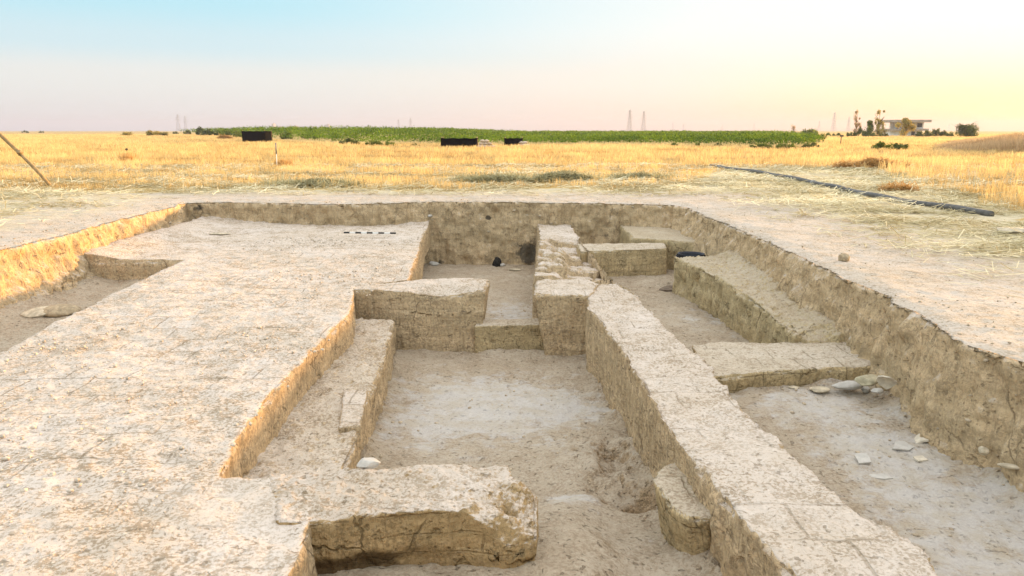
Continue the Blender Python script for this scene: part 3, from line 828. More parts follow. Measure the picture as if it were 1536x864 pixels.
# near right ground
c = W(1266, 391)
rock('earth_clod', (c[0], c[1], .03), (.085, .07, .06), M['clod'], 'small brown clod alone on the bare ground by the right rim', 'clod', None, 51)
c = W(1532, 352)
rock('stone_slab', (c[0], c[1], .05), (.42, .28, .08), M['stone_dun'], 'wide pale flat slab on the straw beyond the pipe end', 'slab', None, 52)
# fallen clods on floors : tiny rubble reads as one scatter
def rubble(name, n, sampler, mat, smin, smax, seed):
    r_ = np.random.default_rng(seed)
    bm = bmesh.new(); bmesh.ops.create_icosphere(bm, subdivisions=1, radius=1.0)
    bv = np.array([v.co[:] for v in bm.verts]); bf = np.array([[v.index for v in f.verts] for f in bm.faces]); bm.free()
    Vs, Fs = [], []
    for i in range(n):
        x_, y_, z_ = sampler(r_)
        s = smin * (smax / smin) ** (r_.random() ** 2.2)
        q = bv * (1 + r_.uniform(-.3, .3, (len(bv), 1))) * np.array([s * r_.uniform(.8, 1.5), s * r_.uniform(.7, 1.2), s * r_.uniform(.5, .9)])
        a_ = r_.uniform(0, 6.28); ca, sa = math.cos(a_), math.sin(a_)
        q = np.c_[q[:, 0] * ca - q[:, 1] * sa, q[:, 0] * sa + q[:, 1] * ca, q[:, 2]]
        Vs.append(q + np.array([x_, y_, z_ + s * 0.2])); Fs.append(bf + i * len(bv))
    me = mesh_np(name, np.vstack(Vs), np.vstack(Fs))
    return tag(link(name, me, mat), kind='stuff')
def samp_floor(r_):
    while True:
        x_ = r_.uniform(-1.6, BX1 - 0.1); y_ = r_.uniform(2.6, BY1 - .3)
        k_ = fbm(np.array([[x_ * 1.5, y_ * 1.5, 4.0]]), 2)[0]
        if r_.random() < 0.35 + k_ * 1.2: return x_, y_, floor_z(x_, y_)
tag(rubble('floor_rubble', 2200, samp_floor, M['crumb'], .004, .02, 5), 'crumbs of fallen earth scattered over the room floors', 'rubble')
def samp_plat(r_):
    while True:
        q = (r_.uniform(-4.9, -1.85), r_.uniform(2.5, 15.0))
        if r_.random() < .4 + fbm(np.array([[q[0] * 1.1, q[1] * 1.1, 2.0]]), 3)[0] * 1.7: return q[0], q[1], ZP + 0.004
tag(rubble('platform_crumbs', 2400, samp_plat, M['top_crumb'], .005, .02, 15), 'crumbs of pale earth scattered over the platform', 'rubble')
def samp_rim(r_):
    i = r_.integers(0, nB); o_ = abs(r_.normal(0.0, 0.7)) + .05
    q = B[i] + NO[i] * o_
    return q[0], q[1], 0.0
tag(rubble('rim_rubble', 1400, samp_rim, M['crumb'], .004, .016, 6), 'crumbs of earth scattered along the trench rim', 'rubble')

def samp_face(r_):
    while True:
        i = r_.integers(0, nB)
        if B[i][1] < 3.5: continue
        z_ = -r_.uniform(.08, .95)
        q = B[i] - NO[i] * (0.05 * -z_ + leftness[i] * .26 * -z_ + rightness[i] * .06 * -z_ - .01)
        return q[0], q[1], z_
tag(rubble('section_crumbs', 420, samp_face, M['crumb'], .008, .045, 9), 'small stones and crumbs bedded in the trench faces', 'rubble')

# ------------------------------------------------------------------ helper shapes
def tube(name, pts, radii, mat, parent=None, seg=12, caps=True):
    pts = [Vector(p) for p in pts]
    bm = bmesh.new(); rings = []
    for i, p in enumerate(pts):
        t = (pts[min(i + 1, len(pts) - 1)] - pts[max(i - 1, 0)]).normalized()
        a_ = t.cross(Vector((0, 0, 1)))
        if a_.length < 1e-3: a_ = t.cross(Vector((0, 1, 0)))
        a_.normalize(); b_ = t.cross(a_)
        rr = radii[i] if isinstance(radii, (list, tuple)) else radii
        rings.append([bm.verts.new(p + (a_ * math.cos(2 * math.pi * k / seg) + b_ * math.sin(2 * math.pi * k / seg)) * rr) for k in range(seg)])
    for i in range(len(rings) - 1):
        for k in range(seg):
            bm.faces.new((rings[i][k], rings[i][(k + 1) % seg], rings[i + 1][(k + 1) % seg], rings[i + 1][k]))
    if caps:
        bm.faces.new(rings[0][::-1]); bm.faces.new(rings[-1])
    bmesh.ops.recalc_face_normals(bm, faces=bm.faces[:])
    me = bpy.data.meshes.new(name); bm.to_mesh(me); bm.free()
    return link(name, me, mat, parent, smooth=True)

def boxes(name, bl, mat, parent=None, bevel=0.0):
    """bl: list of (cx, cy, cz, sx, sy, sz)"""
    bm = bmesh.new()
    for (cx, cy, cz, sx, sy, sz) in bl:
        r_ = bmesh.ops.create_cube(bm, size=1.0)
        for v in r_['verts']: v.co = Vector((cx + v.co.x * sx, cy + v.co.y * sy, cz + v.co.z * sz))
    if bevel: bmesh.ops.bevel(bm, geom=bm.edges[:], offset=bevel, segments=2, affect='EDGES')
    me = bpy.data.meshes.new(name); bm.to_mesh(me); bm.free()
    return link(name, me, mat, parent)

# ------------------------------------------------------------------ rod, basket, pole, stake, pipe
c0 = W(516, 351, ZP + .04); c1 = W(594, 352, ZP + .04)
rod = empty('ranging_rod', ((c0[0] + c1[0]) / 2, (c0[1] + c1[1]) / 2, ZP + 0.055), math.atan2(c1[1] - c0[1], c1[0] - c0[0]))
L = math.hypot(c1[0] - c0[0], c1[1] - c0[1])
nb = 9
for i in range(nb):
    boxes('band', [(-L / 2 + (i + .5) * L / nb, 0, 0.015, L / nb, 0.036, 0.03)], M['black_paint'] if i % 2 == 0 else M['white_paint'], rod, 0.003)
tag(rod, 'black and white banded ranging rod lying on the far end of the platform', 'ranging rod')

c = WD(1035, 380, 13.05)
bk = empty('basket', (c[0] + .02, c[1], -1.08))
def lathe(name, prof, mat, parent, seg=24):
    bm = bmesh.new(); rings = []
    for (r_, z_) in prof:
        rings.append([bm.verts.new((r_ * math.cos(2 * math.pi * k / seg), r_ * math.sin(2 * math.pi * k / seg), z_)) for k in range(seg)])
    for i in range(len(rings) - 1):
        for k in range(seg): bm.faces.new((rings[i][k], rings[i][(k + 1) % seg], rings[i + 1][(k + 1) % seg], rings[i + 1][k]))
    bm.faces.new(rings[0][::-1])
    me = bpy.data.meshes.new(name); bm.to_mesh(me); bm.free()
    return link(name, me, mat, parent, smooth=True)
zr = c[2] + 1.08
lathe('body', [(.15, 0), (.19, zr * .5), (.225, zr - .02), (.235, zr), (.22, zr), (.205, zr - .04), (.17, zr * .4), (.0001, .03)], M['rubber'], bk)
for s in (-1, 1):
    tube('handle', [(s * .22, -.06, zr - .02), (s * .245, -.04, zr - .05), (s * .25, 0, zr - .07), (s * .245, .04, zr - .05), (s * .22, .06, zr - .02)], .012, M['rubber'], bk, 8)
tag(bk, 'black rubber basket standing behind the end of the right ledge', 'basket')

c = W(80, 281)
top = WD(-40, 158, c[1])
pl = empty('leaning_pole', (c[0], c[1], 0))
dv = Vector((top[0] - c[0], 0, top[2]))
pts = []
for i in range(9):
    t = i / 8
    q = dv * t * 1.5
    pts.append((q.x + 0.02 * math.sin(5 * t), 0.03 * math.sin(7 * t), q.z - 0.06 + 0.02 * math.sin(9 * t)))
tube('shaft', pts, [0.045 + 0.018 * (i / 8) for i in range(9)], M['wood'], pl, 10)
k_ = dv * 0.42
tube('knot', [(k_.x - .02, 0, k_.z - .06), (k_.x, 0, k_.z), (k_.x - .05, .01, k_.z + .07)], [.05, .085, .06], M['wood'], pl, 8)
tag(pl, 'slanting wooden pole rising from the stubble at the left edge', 'pole')

c = W(415.5, 251)
stk = empty('survey_stake', (c[0], c[1], 0), 0)
ht = WD(415.5, 214, c[1])[2]
tube('shaft', [(0, 0, -.1), (0.01, 0, ht * .55)], .018, M['white_paint'], stk, 8)
tube('head', [(0.01, 0, ht * .55), (0.012, 0, ht)], [.032, .03], M['grey_metal'], stk, 8)
tag(stk, 'thin upright survey stake with white foot and grey head in the stubble', 'stake')

pp = [(1066, 248.5), (1088, 252), (1130, 257), (1160, 262), (1195, 268.5), (1235, 277), (1260, 282), (1300, 291.5), (1350, 301), (1420, 311), (1487, 321)]
pw = [W(u, v, .055) for u, v in pp]
fine_p = []
for i in range(len(pw) - 1):
    for k in range(6):
        t = k / 6
        q = Vector(pw[i]).lerp(Vector(pw[i + 1]), t); fine_p.append(q)
fine_p.append(Vector(pw[-1]))
cx_, cy_ = fine_p[len(fine_p) // 2].x, fine_p[len(fine_p) // 2].y
ppo = empty('irrigation_pipe', (cx_, cy_, 0))
loc = [(q.x - cx_, q.y - cy_, q.z + .012 * math.sin(i * .6)) for i, q in enumerate(fine_p)]
tube('pipe', loc, .068, M['pipe'], ppo, 14)
for u_ in (4, 28):
    q = loc[u_]; q2 = loc[u_ + 1]
    d_ = (Vector(q2) - Vector(q)).normalized() * .10
    tube('coupling', [Vector(q) - d_, Vector(q) + d_], .085, M['grey_metal'], ppo, 14)
tag(ppo, 'long dark pipe lying across the flattened straw on the right', 'pipe')

# ------------------------------------------------------------------ straw
def blades(name, x, y, z, h, w, lean, mat, tone, base_bend=0.0):
    """thin upright quads"""
    n = len(x)
    az = rng.uniform(0, 2 * np.pi, n); la = rng.uniform(0, 2 * np.pi, n)
    wx, wy = np.cos(az) * w * .5, np.sin(az) * w * .5
    tx, ty = x + np.cos(la) * lean * h, y + np.sin(la) * lean * h
    V = np.empty((n, 4, 3))
    V[:, 0] = np.c_[x - wx, y - wy, z - 0.02]; V[:, 1] = np.c_[x + wx, y + wy, z - 0.02]
    V[:, 2] = np.c_[tx + wx * .5, ty + wy * .5, z + h]; V[:, 3] = np.c_[tx - wx * .5, ty - wy * .5, z + h]
    F = np.arange(n * 4).reshape(n, 4)
    me = mesh_np(name, V.reshape(-1, 3), F, {'tone': np.repeat(np.clip(tone, 0, 1), 4)})
    return link(name, me, mat)

# standing stubble in tufts, thinner with distance
N0 = 1100000
D = rng.uniform(0, 1, N0)
D = (np.sqrt(9.0) + D * (np.sqrt(330.0) - np.sqrt(9.0))) ** 2
hw = 0.80 * D + 4
X = rng.uniform(-1, 1, N0) * hw
# tuft attraction
tx = np.round(X / 0.16 + 0.3 * vnoise(np.c_[X * 3, D * 3, X * 0])) * 0.16; ty = np.round(D / 0.18) * 0.18
tuft = _hash((np.round(tx / .16)).astype(np.int64), (np.round(ty / .18)).astype(np.int64), np.zeros(N0, np.int64))
X = np.where(D < 45, tx + rng.normal(0, .035, N0) + 0.05 * tuft, X); D = np.where(D < 45, ty + rng.normal(0, .04, N0), D)
m = standing(X, D)
crop_edge = lambda x: np.interp(x, [-40, -31, -20, 0, 20, 28, 34], [130, 112, 98, 88, 84, 74, 66])
m &= ~((D > crop_edge(X)) & (X > -31 - np.maximum(D - 110, 0) * 0.42) & (X < np.interp(D, [60, 75, 100, 200, 520], [31, 29, 41, 76, 160])))
pz = np.c_[X, D, np.zeros(N0)]
patch = fbm(pz * np.array([.22, .35, 1]), 3)
lodg = fbm(pz * np.array([.5, 1.1, 1]) + 31, 3)
tall_r = ((X > 9.2) & (D < 36)).astype(float)
clod_ = fbm(pz * np.array([1.5, 1.9, 1]) + 77, 3)
m &= (lodg + 0.25 * tuft + 0.8 * clod_ + 0.12 * tall_r * np.sign(clod_) > -0.20)
h = 0.85 * (0.11 + 0.22 * np.clip(patch + lodg * .6 + .25, 0, 1) + 0.09 * np.clip(tuft, -1, 1) * .6 + tall_r * (0.03 + 0.45 * np.clip(clod_, -.1, 1)) + 0.05 * (D > 45) + 0.20 * np.clip(clod_, -.4, 1)) * rng.uniform(.6, 1.15, N0)
tone = 0.42 + 0.55 * patch + 0.7 * lodg + 0.7 * clod_ + 0.22 * tuft + rng.normal(0, .16, N0)
X, D, h, tone = X[m], D[m], h[m], tone[m]
w = 0.010 * (np.maximum(D, 14) / 18) ** 0.75
o = blades('stubble', X, D, 0.03 * fbm(np.c_[X, D, X * 0] * 0.35, 2), h, w, rng.uniform(.05, .45, len(X)), M['stubble'], tone)
tag(o, 'golden cut wheat stubble standing across the field', 'stubble', kind='stuff')
print('stubble', len(X))

# flattened straw litter
def strands(name, x, y, z, L, w, tilt, mat, tone):
    n = len(x)
    az = rng.uniform(0, 2 * np.pi, n)
    dx, dy = np.cos(az) * L * .5, np.sin(az) * L * .5
    wx, wy = -np.sin(az) * w * .5, np.cos(az) * w * .5
    V = np.empty((n, 4, 3)); dz = tilt * L
    V[:, 0] = np.c_[x - dx - wx, y - dy - wy, z]; V[:, 1] = np.c_[x - dx + wx, y - dy + wy, z + w * .4]
    V[:, 2] = np.c_[x + dx + wx, y + dy + wy, z + dz + w * .4]; V[:, 3] = np.c_[x + dx - wx, y + dy - wy, z + dz]
    me = mesh_np(name, V.reshape(-1, 3), np.arange(n * 4).reshape(n, 4), {'tone': np.repeat(np.clip(tone, 0, 1), 4)})
    return link(name, me, mat)
N1 = 420000
D = (np.sqrt(5.0) + rng.uniform(0, 1, N1) * (np.sqrt(36.0) - np.sqrt(5.0))) ** 2
X = rng.uniform(-1, 1, N1) * (0.95 * D + 3)
dens = np.maximum(np.clip((D - BY1 - 0.9) / 3.0, 0, 1), np.interp(X, [-13, -11, BX0 - 1.5, BX0 - .5, BX1 + .8, BX1 + 3.2, 12], [.8, .5, .15, 0, 0, 0.9, 1]) * np.clip((D - 5.5) / 6, 0, 1) ** 1.5)
cl = fbm(np.c_[X * .9, D * 1.8, X * 0 + 2], 3)
m = rng.uniform(0, 1, N1) < dens * np.clip(0.45 + 1.3 * cl, 0.03, 1)
m &= ~((X > BX0 - .3) & (X < BX1 + .3) & (D < BY1 + .3))
pwy = np.array([q[1] for q in pw]); pwx = np.array([q[0] for q in pw]); o_ = np.argsort(pwy)
nearp = (np.abs(X - np.interp(D, pwy[o_], pwx[o_])) < .22) & (D > pwy.min() - .3) & (D < pwy.max() + .3)
m &= ~(nearp & (rng.uniform(0, 1, N1) < .8))
X, D = X[m], D[m]
cl2 = fbm(np.c_[X * .6, D * 1.2, X * 0 + 9], 3)
o = strands('straw_litter', X, D, np.abs(rng.normal(.012, .02, len(X))) + 0.10 * np.clip(cl2, 0, 1) + 0.01, rng.uniform(.08, .40, len(X)), rng.uniform(.7, 1.5, len(X)) * (.003 + .0006 * D), rng.normal(0, .16, len(X)), M['litter'], .5 + .6 * cl2 + rng.normal(0, .2, len(X)))
tag(o, 'flattened pale straw littering the ground round the trench', 'straw', kind='stuff')
print('litter', len(X))

# heaps of raked straw
def heap(name, u, v, wd, dp, ht, mat, label, n=5000, seed=1, zoff=0.0, cat='straw heap', D=None, sc=1.0, up=0.5):
    r_ = np.random.default_rng(seed)
    c = W(u, v) if D is None else (WD(u, v, D)[0], D, 0)
    a_ = r_.uniform(0, 2 * np.pi, n); q = np.sqrt(r_.uniform(0, 1, n))
    hx, hy = q * np.cos(a_) * wd / 2, q * np.sin(a_) * dp / 2
    prof = np.clip(1 - q ** 2, 0, 1) ** .7 * (0.75 + 0.5 * fbm(np.c_[hx * 1.5, hy * 2, hx * 0 + seed], 2))
    z_ = prof * ht * np.sqrt(r_.uniform(.2, 1, n))
    az = r_.uniform(0, 2 * np.pi, n); L = r_.uniform(.12, .40, n) * sc; w = r_.uniform(.010, .022, n) * sc
    dx, dy = np.cos(az) * L * .5, np.sin(az) * L * .5; wx, wy = -np.sin(az) * w * .5, np.cos(az) * w * .5
    dz = r_.normal(0, up * .35, n) * L; z_ = np.maximum(z_, np.abs(dz))
    V = np.empty((n, 4, 3))
    V[:, 0] = np.c_[hx - dx - wx, hy - dy - wy, z_ - dz]; V[:, 1] = np.c_[hx - dx + wx, hy - dy + wy, z_ - dz + w * .4]
    V[:, 2] = np.c_[hx + dx + wx, hy + dy + wy, z_ + dz + w * .4]; V[:, 3] = np.c_[hx + dx - wx, hy + dy - wy, z_ + dz]
    tone = .45 + .5 * fbm(np.c_[hx * 2, hy * 2, z_ * 2], 2) + r_.normal(0, .2, n)
    me = mesh_np(name, V.reshape(-1, 3), np.arange(n * 4).reshape(n, 4), {'tone': np.repeat(np.clip(tone, 0, 1), 4)})
    o = link(name, me, mat); o.location = (c[0], c[1], zoff)
    return tag(o, label, cat, 'raked straw heaps in the field' if cat == 'straw heap' else None)
heap('straw_heap', 740, 273, 2.6, 1.3, .30, M['hay_grey'], 'grey green straw heap before the field behind the rear trench rim', 6500, 1)
heap('straw_heap', 850, 272, 2.2, 1.2, .40, M['hay_grey'], 'taller straw heap with a dark broken edge right of the grey green one', 6500, 2)
heap('straw_heap', 958, 270, 2.4, 1.2, .26, M['hay_grey'], 'low straw heap left of the far end of the pipe', 5500, 3)
heap('straw_heap', 470, 280, 3.0, 1.2, .22, M['hay_grey'], 'greenish flattened straw heap below the survey stake', 5500, 4)
heap('straw_heap', 337, 209, 2.8, 2.0, .75, M['dry_orange'], 'rusty straw mound just left of the larger black shelter', 2500, 5, sc=2.5)
heap('straw_heap', 1348, 287, .95, .6, .16, M['dry_orange'], 'small orange tuft of straw just beyond the pipe', 1200, 6)
heap('straw_heap', 1305, 252, 3.2, 1.6, .45, M['dry_orange'], 'orange straw heap between the pipe and the green shrub', 5000, 7, sc=1.3)

# upright dry weed
def tuft_obj(name, u, v, n, hgt, spread, mat, label, cat, seed):
    c = W(u, v)
    xs = np.clip(rng.normal(0, spread * .3, n), -spread * .5, spread * .5); ys = np.clip(rng.normal(0, spread * .3, n), -spread * .5, spread * .5)
    o = blades(name, xs, ys, np.zeros(n), hgt * rng.uniform(.4, 1, n), np.full(n, .022), rng.uniform(.05, .6, n), mat, rng.uniform(0, 1, n))
    o.location = (c[0], c[1], 0)
    return tag(o, label, cat)
tuft_obj('dry_weed', 192, 244, 260, .55, .8, M['dry_orange'], 'orange tuft of dry weed standing alone left in the stubble', 'weed', 1)
tuft_obj('dry_weed', 425, 250, 420, .35, .7, M['dry_orange'], 'small dry weed at the foot of the survey stake', 'weed', 2)
c = W(192.5, 243)
th = empty('thistle', (c[0], c[1] - .05, 0))
hz = WD(192.5, 224, c[1])[2]
tube('stem', [(0, 0, 0), (.02, 0, hz * .6), (.01, 0, hz)], .012, M['bark'], th, 6)
rockme = lathe('seed_head', [(.001, hz - .07), (.06, hz - .04), (.075, hz), (.05, hz + .05), (.001, hz + .06)], M['bark'], th, 10)
tag(th, 'single dark thistle head rising out of the orange weed tuft', 'thistle')

# ------------------------------------------------------------------ green crop field
def leafcloud(n, centers, radii, size, seed, flat=0.8, shell=0.45):
    """n small leaf faces spread through several ellipsoid clumps"""
    r_ = np.random.default_rng(seed)
    centers = np.asarray(centers, float); radii = np.asarray(radii, float)
    k = r_.integers(0, len(centers), n)
    d = r_.normal(size=(n, 3)); d /= np.linalg.norm(d, axis=1)[:, None]
    rr = (shell + (1 - shell) * r_.uniform(0, 1, n)) ** .8
    p = centers[k] + d * radii[k] * rr[:, None]
    nrm = d + r_.normal(0, .8, (n, 3)); nrm /= np.linalg.norm(nrm, axis=1)[:, None]
    t = np.cross(nrm, r_.normal(size=(n, 3))); t /= np.linalg.norm(t, axis=1)[:, None]; b = np.cross(nrm, t)
    s = size * r_.uniform(.6, 1.4, n)[:, None]
    V = np.stack([p - t * s, p + b * s * .55, p + t * s, p - b * s * .55], 1)
    tone = .5 + .35 * r_.normal(size=len(centers))[k] + r_.normal(0, .2, n)
    return V.reshape(-1, 3), np.arange(n * 4).reshape(n, 4), np.repeat(np.clip(tone, 0, 1), 4)

NC = 330000
u = rng.uniform(0, 1, NC)
D = 1 / (1 / 62 + u * (1 / 520 - 1 / 62))
X = rng.uniform(-1, 1, NC) * (0.62 * D)
le = -33 - (D - 110) * 0.47; re = np.interp(D, [60, 75, 100, 200, 520], [31, 29, 41, 76, 160])
m = (D > crop_edge(X)) & (X > le) & (X < re)
# a thin gap of stubble colour inside the field
X, D = X[m], D[m]
n = len(X)
pq = np.c_[X, D, X * 0]
cl = fbm(pq * np.array([.16, .10, 1]), 3)
bushy = fbm(pq * np.array([.45, .30, 1]) + 14, 3)
hh = (0.85 + 0.45 * cl + 0.5 * bushy + 1.1 * sstep(8, -25, X) * sstep(98, 135, D) + 0.45 * sstep(110, 190, D))
zz = hh * np.sqrt(rng.uniform(.05, 1, n))
s = 0.10 * (D / 80) ** .8 * rng.uniform(.6, 1.5, n)
az = rng.uniform(0, 6.283, n); el = rng.uniform(-.5, 1.1, n)
t = np.c_[np.cos(az) * np.cos(el), np.sin(az) * np.cos(el), np.sin(el)]
bb = np.c_[-np.sin(az), np.cos(az), az * 0]
pc = np.c_[X, D, zz]
V = np.stack([pc - t * s[:, None], pc + bb * s[:, None] * .5, pc + t * s[:, None], pc - bb * s[:, None] * .5], 1).reshape(-1, 3)
tone = .42 + .7 * fbm(pq * np.array([.35, .12, 1]) + 4, 3) + .5 * bushy + .25 * sstep(6, -2, D - crop_edge(X)) + rng.normal(0, .22, n)
me = mesh_np('green_crop', V, np.arange(n * 4).reshape(n, 4), {'tone': np.repeat(np.clip(tone, 0, 1), 4)})
tag(link('green_crop', me, M['crop']), 'green leafy crop in a broad strip beyond the stubble', 'crop', kind='stuff')
print('crop', n)

# ------------------------------------------------------------------ bushes and trees
def bush_mesh(seed, n=1500, clumps=13, size=.06):
    r_ = np.random.default_rng(seed)
    xs_ = r_.uniform(-.75, .75, clumps)
    hs_ = (1 - .65 * np.abs(xs_)) * r_.uniform(.35, 1.0, clumps)
    cs = np.c_[xs_, r_.uniform(-.45, .45, clumps), hs_ * .62]
    rr_ = r_.uniform(.16, .34, clumps)
    rs = np.c_[rr_, rr_, rr_ * r_.uniform(.8, 1.3, clumps)]
    V, F, t = leafcloud(n, cs, rs, size, seed, shell=.3)
    V[:, 2] = np.abs(V[:, 2])
    return V, F, t
BM = {}
for mk in ('leaf_dark', 'leaf_mid', 'leaf_yellow', 'leaf_dry'):
    BM[mk] = []
    for q in range(3):
        V, F, t = bush_mesh(hash(mk) % 97 * 0 + 10 * q + len(mk))
        me = mesh_np('bush', V, F, {'tone': t}); me.materials.append(M[mk]); BM[mk].append(me)
def bush(u, vbase, wpx, hpx, D, mk, label, cat='bush', group=None, var=0, name='bush'):
    c = WD(u, vbase, D)
    o = bpy.data.objects.new(name, BM[mk][var % 3]); COL.objects.link(o)
    k = D / FPX
    o.location = (c[0], D, min(0.0, c[2]))
    g_ = 1.45 if u > 1240 and D > 150 else 1.15
    o.scale = (wpx * g_ * k / 1.9, max(wpx, 8) * k / 2.2, hpx * 1.3 * k / 0.95)
    o.rotation_euler = (0, 0, var * 0.9)
    return tag(o, label, cat, group)

# shrub among the stubble, right
bush(1322, 225, 32, 13, 66, 'leaf_mid', 'left clump of the green shrub before the far house', var=0, name='shrub')
bush(1350, 226, 40, 12, 64, 'leaf_dark', 'darker low right clump of the green shrub before the far house', var=1, name='shrub')
# bushes along the crop edge and horizon
gh = 'bushes along the horizon'
hor = [(38, 197, 9, 3.5, 520, 'leaf_dark', 'pair of grey bushes far out at the left end of the horizon'),
       (62, 197, 7, 3.5, 520, 'leaf_dark', 'lone small bush right of the far grey pair on the left horizon'),
       (190, 197, 34, 6, 240, 'leaf_yellow', 'low yellow green bushes rising over the left stubble'),
       (232, 197, 36, 9, 230, 'leaf_yellow', 'rounder yellow green bush right of the low yellow ones'),
       (263, 195, 8, 5, 330, 'leaf_dark', 'small dark bush under the left lattice tower pair'),
       (281, 195, 12, 7, 300, 'leaf_dark', 'dark bush under the right tower of the left pair'),
       (306, 198, 34, 11, 240, 'leaf_dark', 'dark bush row left of the larger black shelter'),
       (330, 198, 34, 10, 240, 'leaf_mid', 'lighter bush touching the dark row by the larger shelter'),
       (350, 202, 34, 13, 170, 'leaf_mid', 'green bush just behind the larger black shelter'),
       (430, 205, 40, 13, 150, 'leaf_mid', 'leafy bush right of the larger black shelter'),
       (470, 205, 44, 12, 155, 'leaf_mid', 'second leafy bush right of the larger black shelter'),
       (512, 205, 42, 11, 160, 'leaf_mid', 'third leafy bush right of the larger black shelter'),
       (536, 199, 7, 6, 300, 'leaf_dark', 'small dark shrub on the horizon left of the tower pair'),
       (552, 200, 10, 6, 300, 'leaf_dark', 'wider dark shrub on the horizon left of the tower pair'),
       (588, 199, 7, 6, 320, 'leaf_dark', 'left dark shrub of two under the middle tower pair'),
       (593, 200, 8, 6, 330, 'leaf_dark', 'right dark shrub of two under the middle tower pair'),
       (616, 200, 14, 5, 330, 'leaf_dark', 'dark shrub at the foot of the right middle tower'),
       (642, 200, 9, 4, 340, 'leaf_dark', 'low dark shrub right of the middle tower pair'),
       (655, 200, 9, 4, 340, 'leaf_dark', 'last low dark shrub before the bare middle horizon'),
       (880, 205, 16, 6, 260, 'leaf_mid', 'green bush on the crop left of the tall faint towers'),
       (900, 205, 18, 6, 260, 'leaf_mid', 'second green bush on the crop left of the tall faint towers'),
       (1063, 205, 14, 6, 250, 'leaf_mid', 'green bush below the wide topped tower'),
       (1190, 205, 14, 8, 230, 'leaf_dark', 'dark bush under the bare pinkish tree'),
       (1218, 206, 34, 14, 230, 'leaf_mid', 'rounded olive bush near the right end of the crop'),
       (1240, 206, 16, 7, 230, 'leaf_mid', 'small olive bush right of the rounded one'),
       (1255, 207, 16, 8, 225, 'leaf_dark', 'dark bush behind the tilted sign post'),
       (1275, 208, 18, 9, 200, 'leaf_dark', 'dark hedge bush under the tall bare poplar'),
       (1291, 208, 16, 14, 200, 'leaf_dark', 'tall dark hedge bush between the poplar and the round tree'),
       (1312, 208, 22, 9, 200, 'leaf_dark', 'dark hedge bush under the ragged poplar'),
       (1328, 208, 12, 8, 205, 'leaf_dark', 'low dark bush at the left corner of the house'),
       (1370, 208, 30, 4, 200, 'leaf_dark', 'low hedge along the front of the house'),
       (1387, 208, 20, 13, 200, 'leaf_dark', 'rounded dark bush at the right corner of the house'),
       (1402, 208, 22, 14, 205, 'leaf_dark', 'pointed dark bush right of the house'),
       (1420, 208, 26, 10, 205, 'leaf_dark', 'low dark bush between the house and the big round tree')]
for i, (u_, v_, w_, h_, D_, mk, lab) in enumerate(hor):
    bush(u_, v_, w_, h_, D_, mk, lab, 'bush', gh, i)
# edge shrubs of the crop
ge = 'leafy clumps along the near edge of the crop'
for i, (u_, v_, w_, h_, lab) in enumerate([(525, 217, 28, 9, 'dark leafy clump at the crop edge left of all others there'), (560, 218, 30, 8, 'dark leafy clump at the crop edge second towards the middle shelter'), (586, 218, 26, 7, 'dark leafy clump at the crop edge midway to the middle shelter'), (622, 219, 14, 4, 'small dark clump at the crop edge just left of the middle shelter'),
                                     (1012, 219, 12, 6, 'small yellow green clump on the crop edge right of the middle'), (1046, 219, 12, 7, 'spiky clump on the crop edge beside the small yellow green one'), (1078, 219, 12, 5, 'low clump on the crop edge straight above the pipe end'),
                                     (1140, 222, 34, 8, 'broad dark clump on the right part of the crop edge'), (1180, 222, 40, 9, 'second broad clump at the right part of the crop edge'), (1215, 222, 30, 8, 'bright green clump ending the crop on the right')]):
    D_ = 1.6 * FPX / (v_ - 196)
    bush(u_, v_, w_, h_, D_, 'leaf_mid' if i % 3 else 'leaf_dark', lab, 'bush', ge, i)

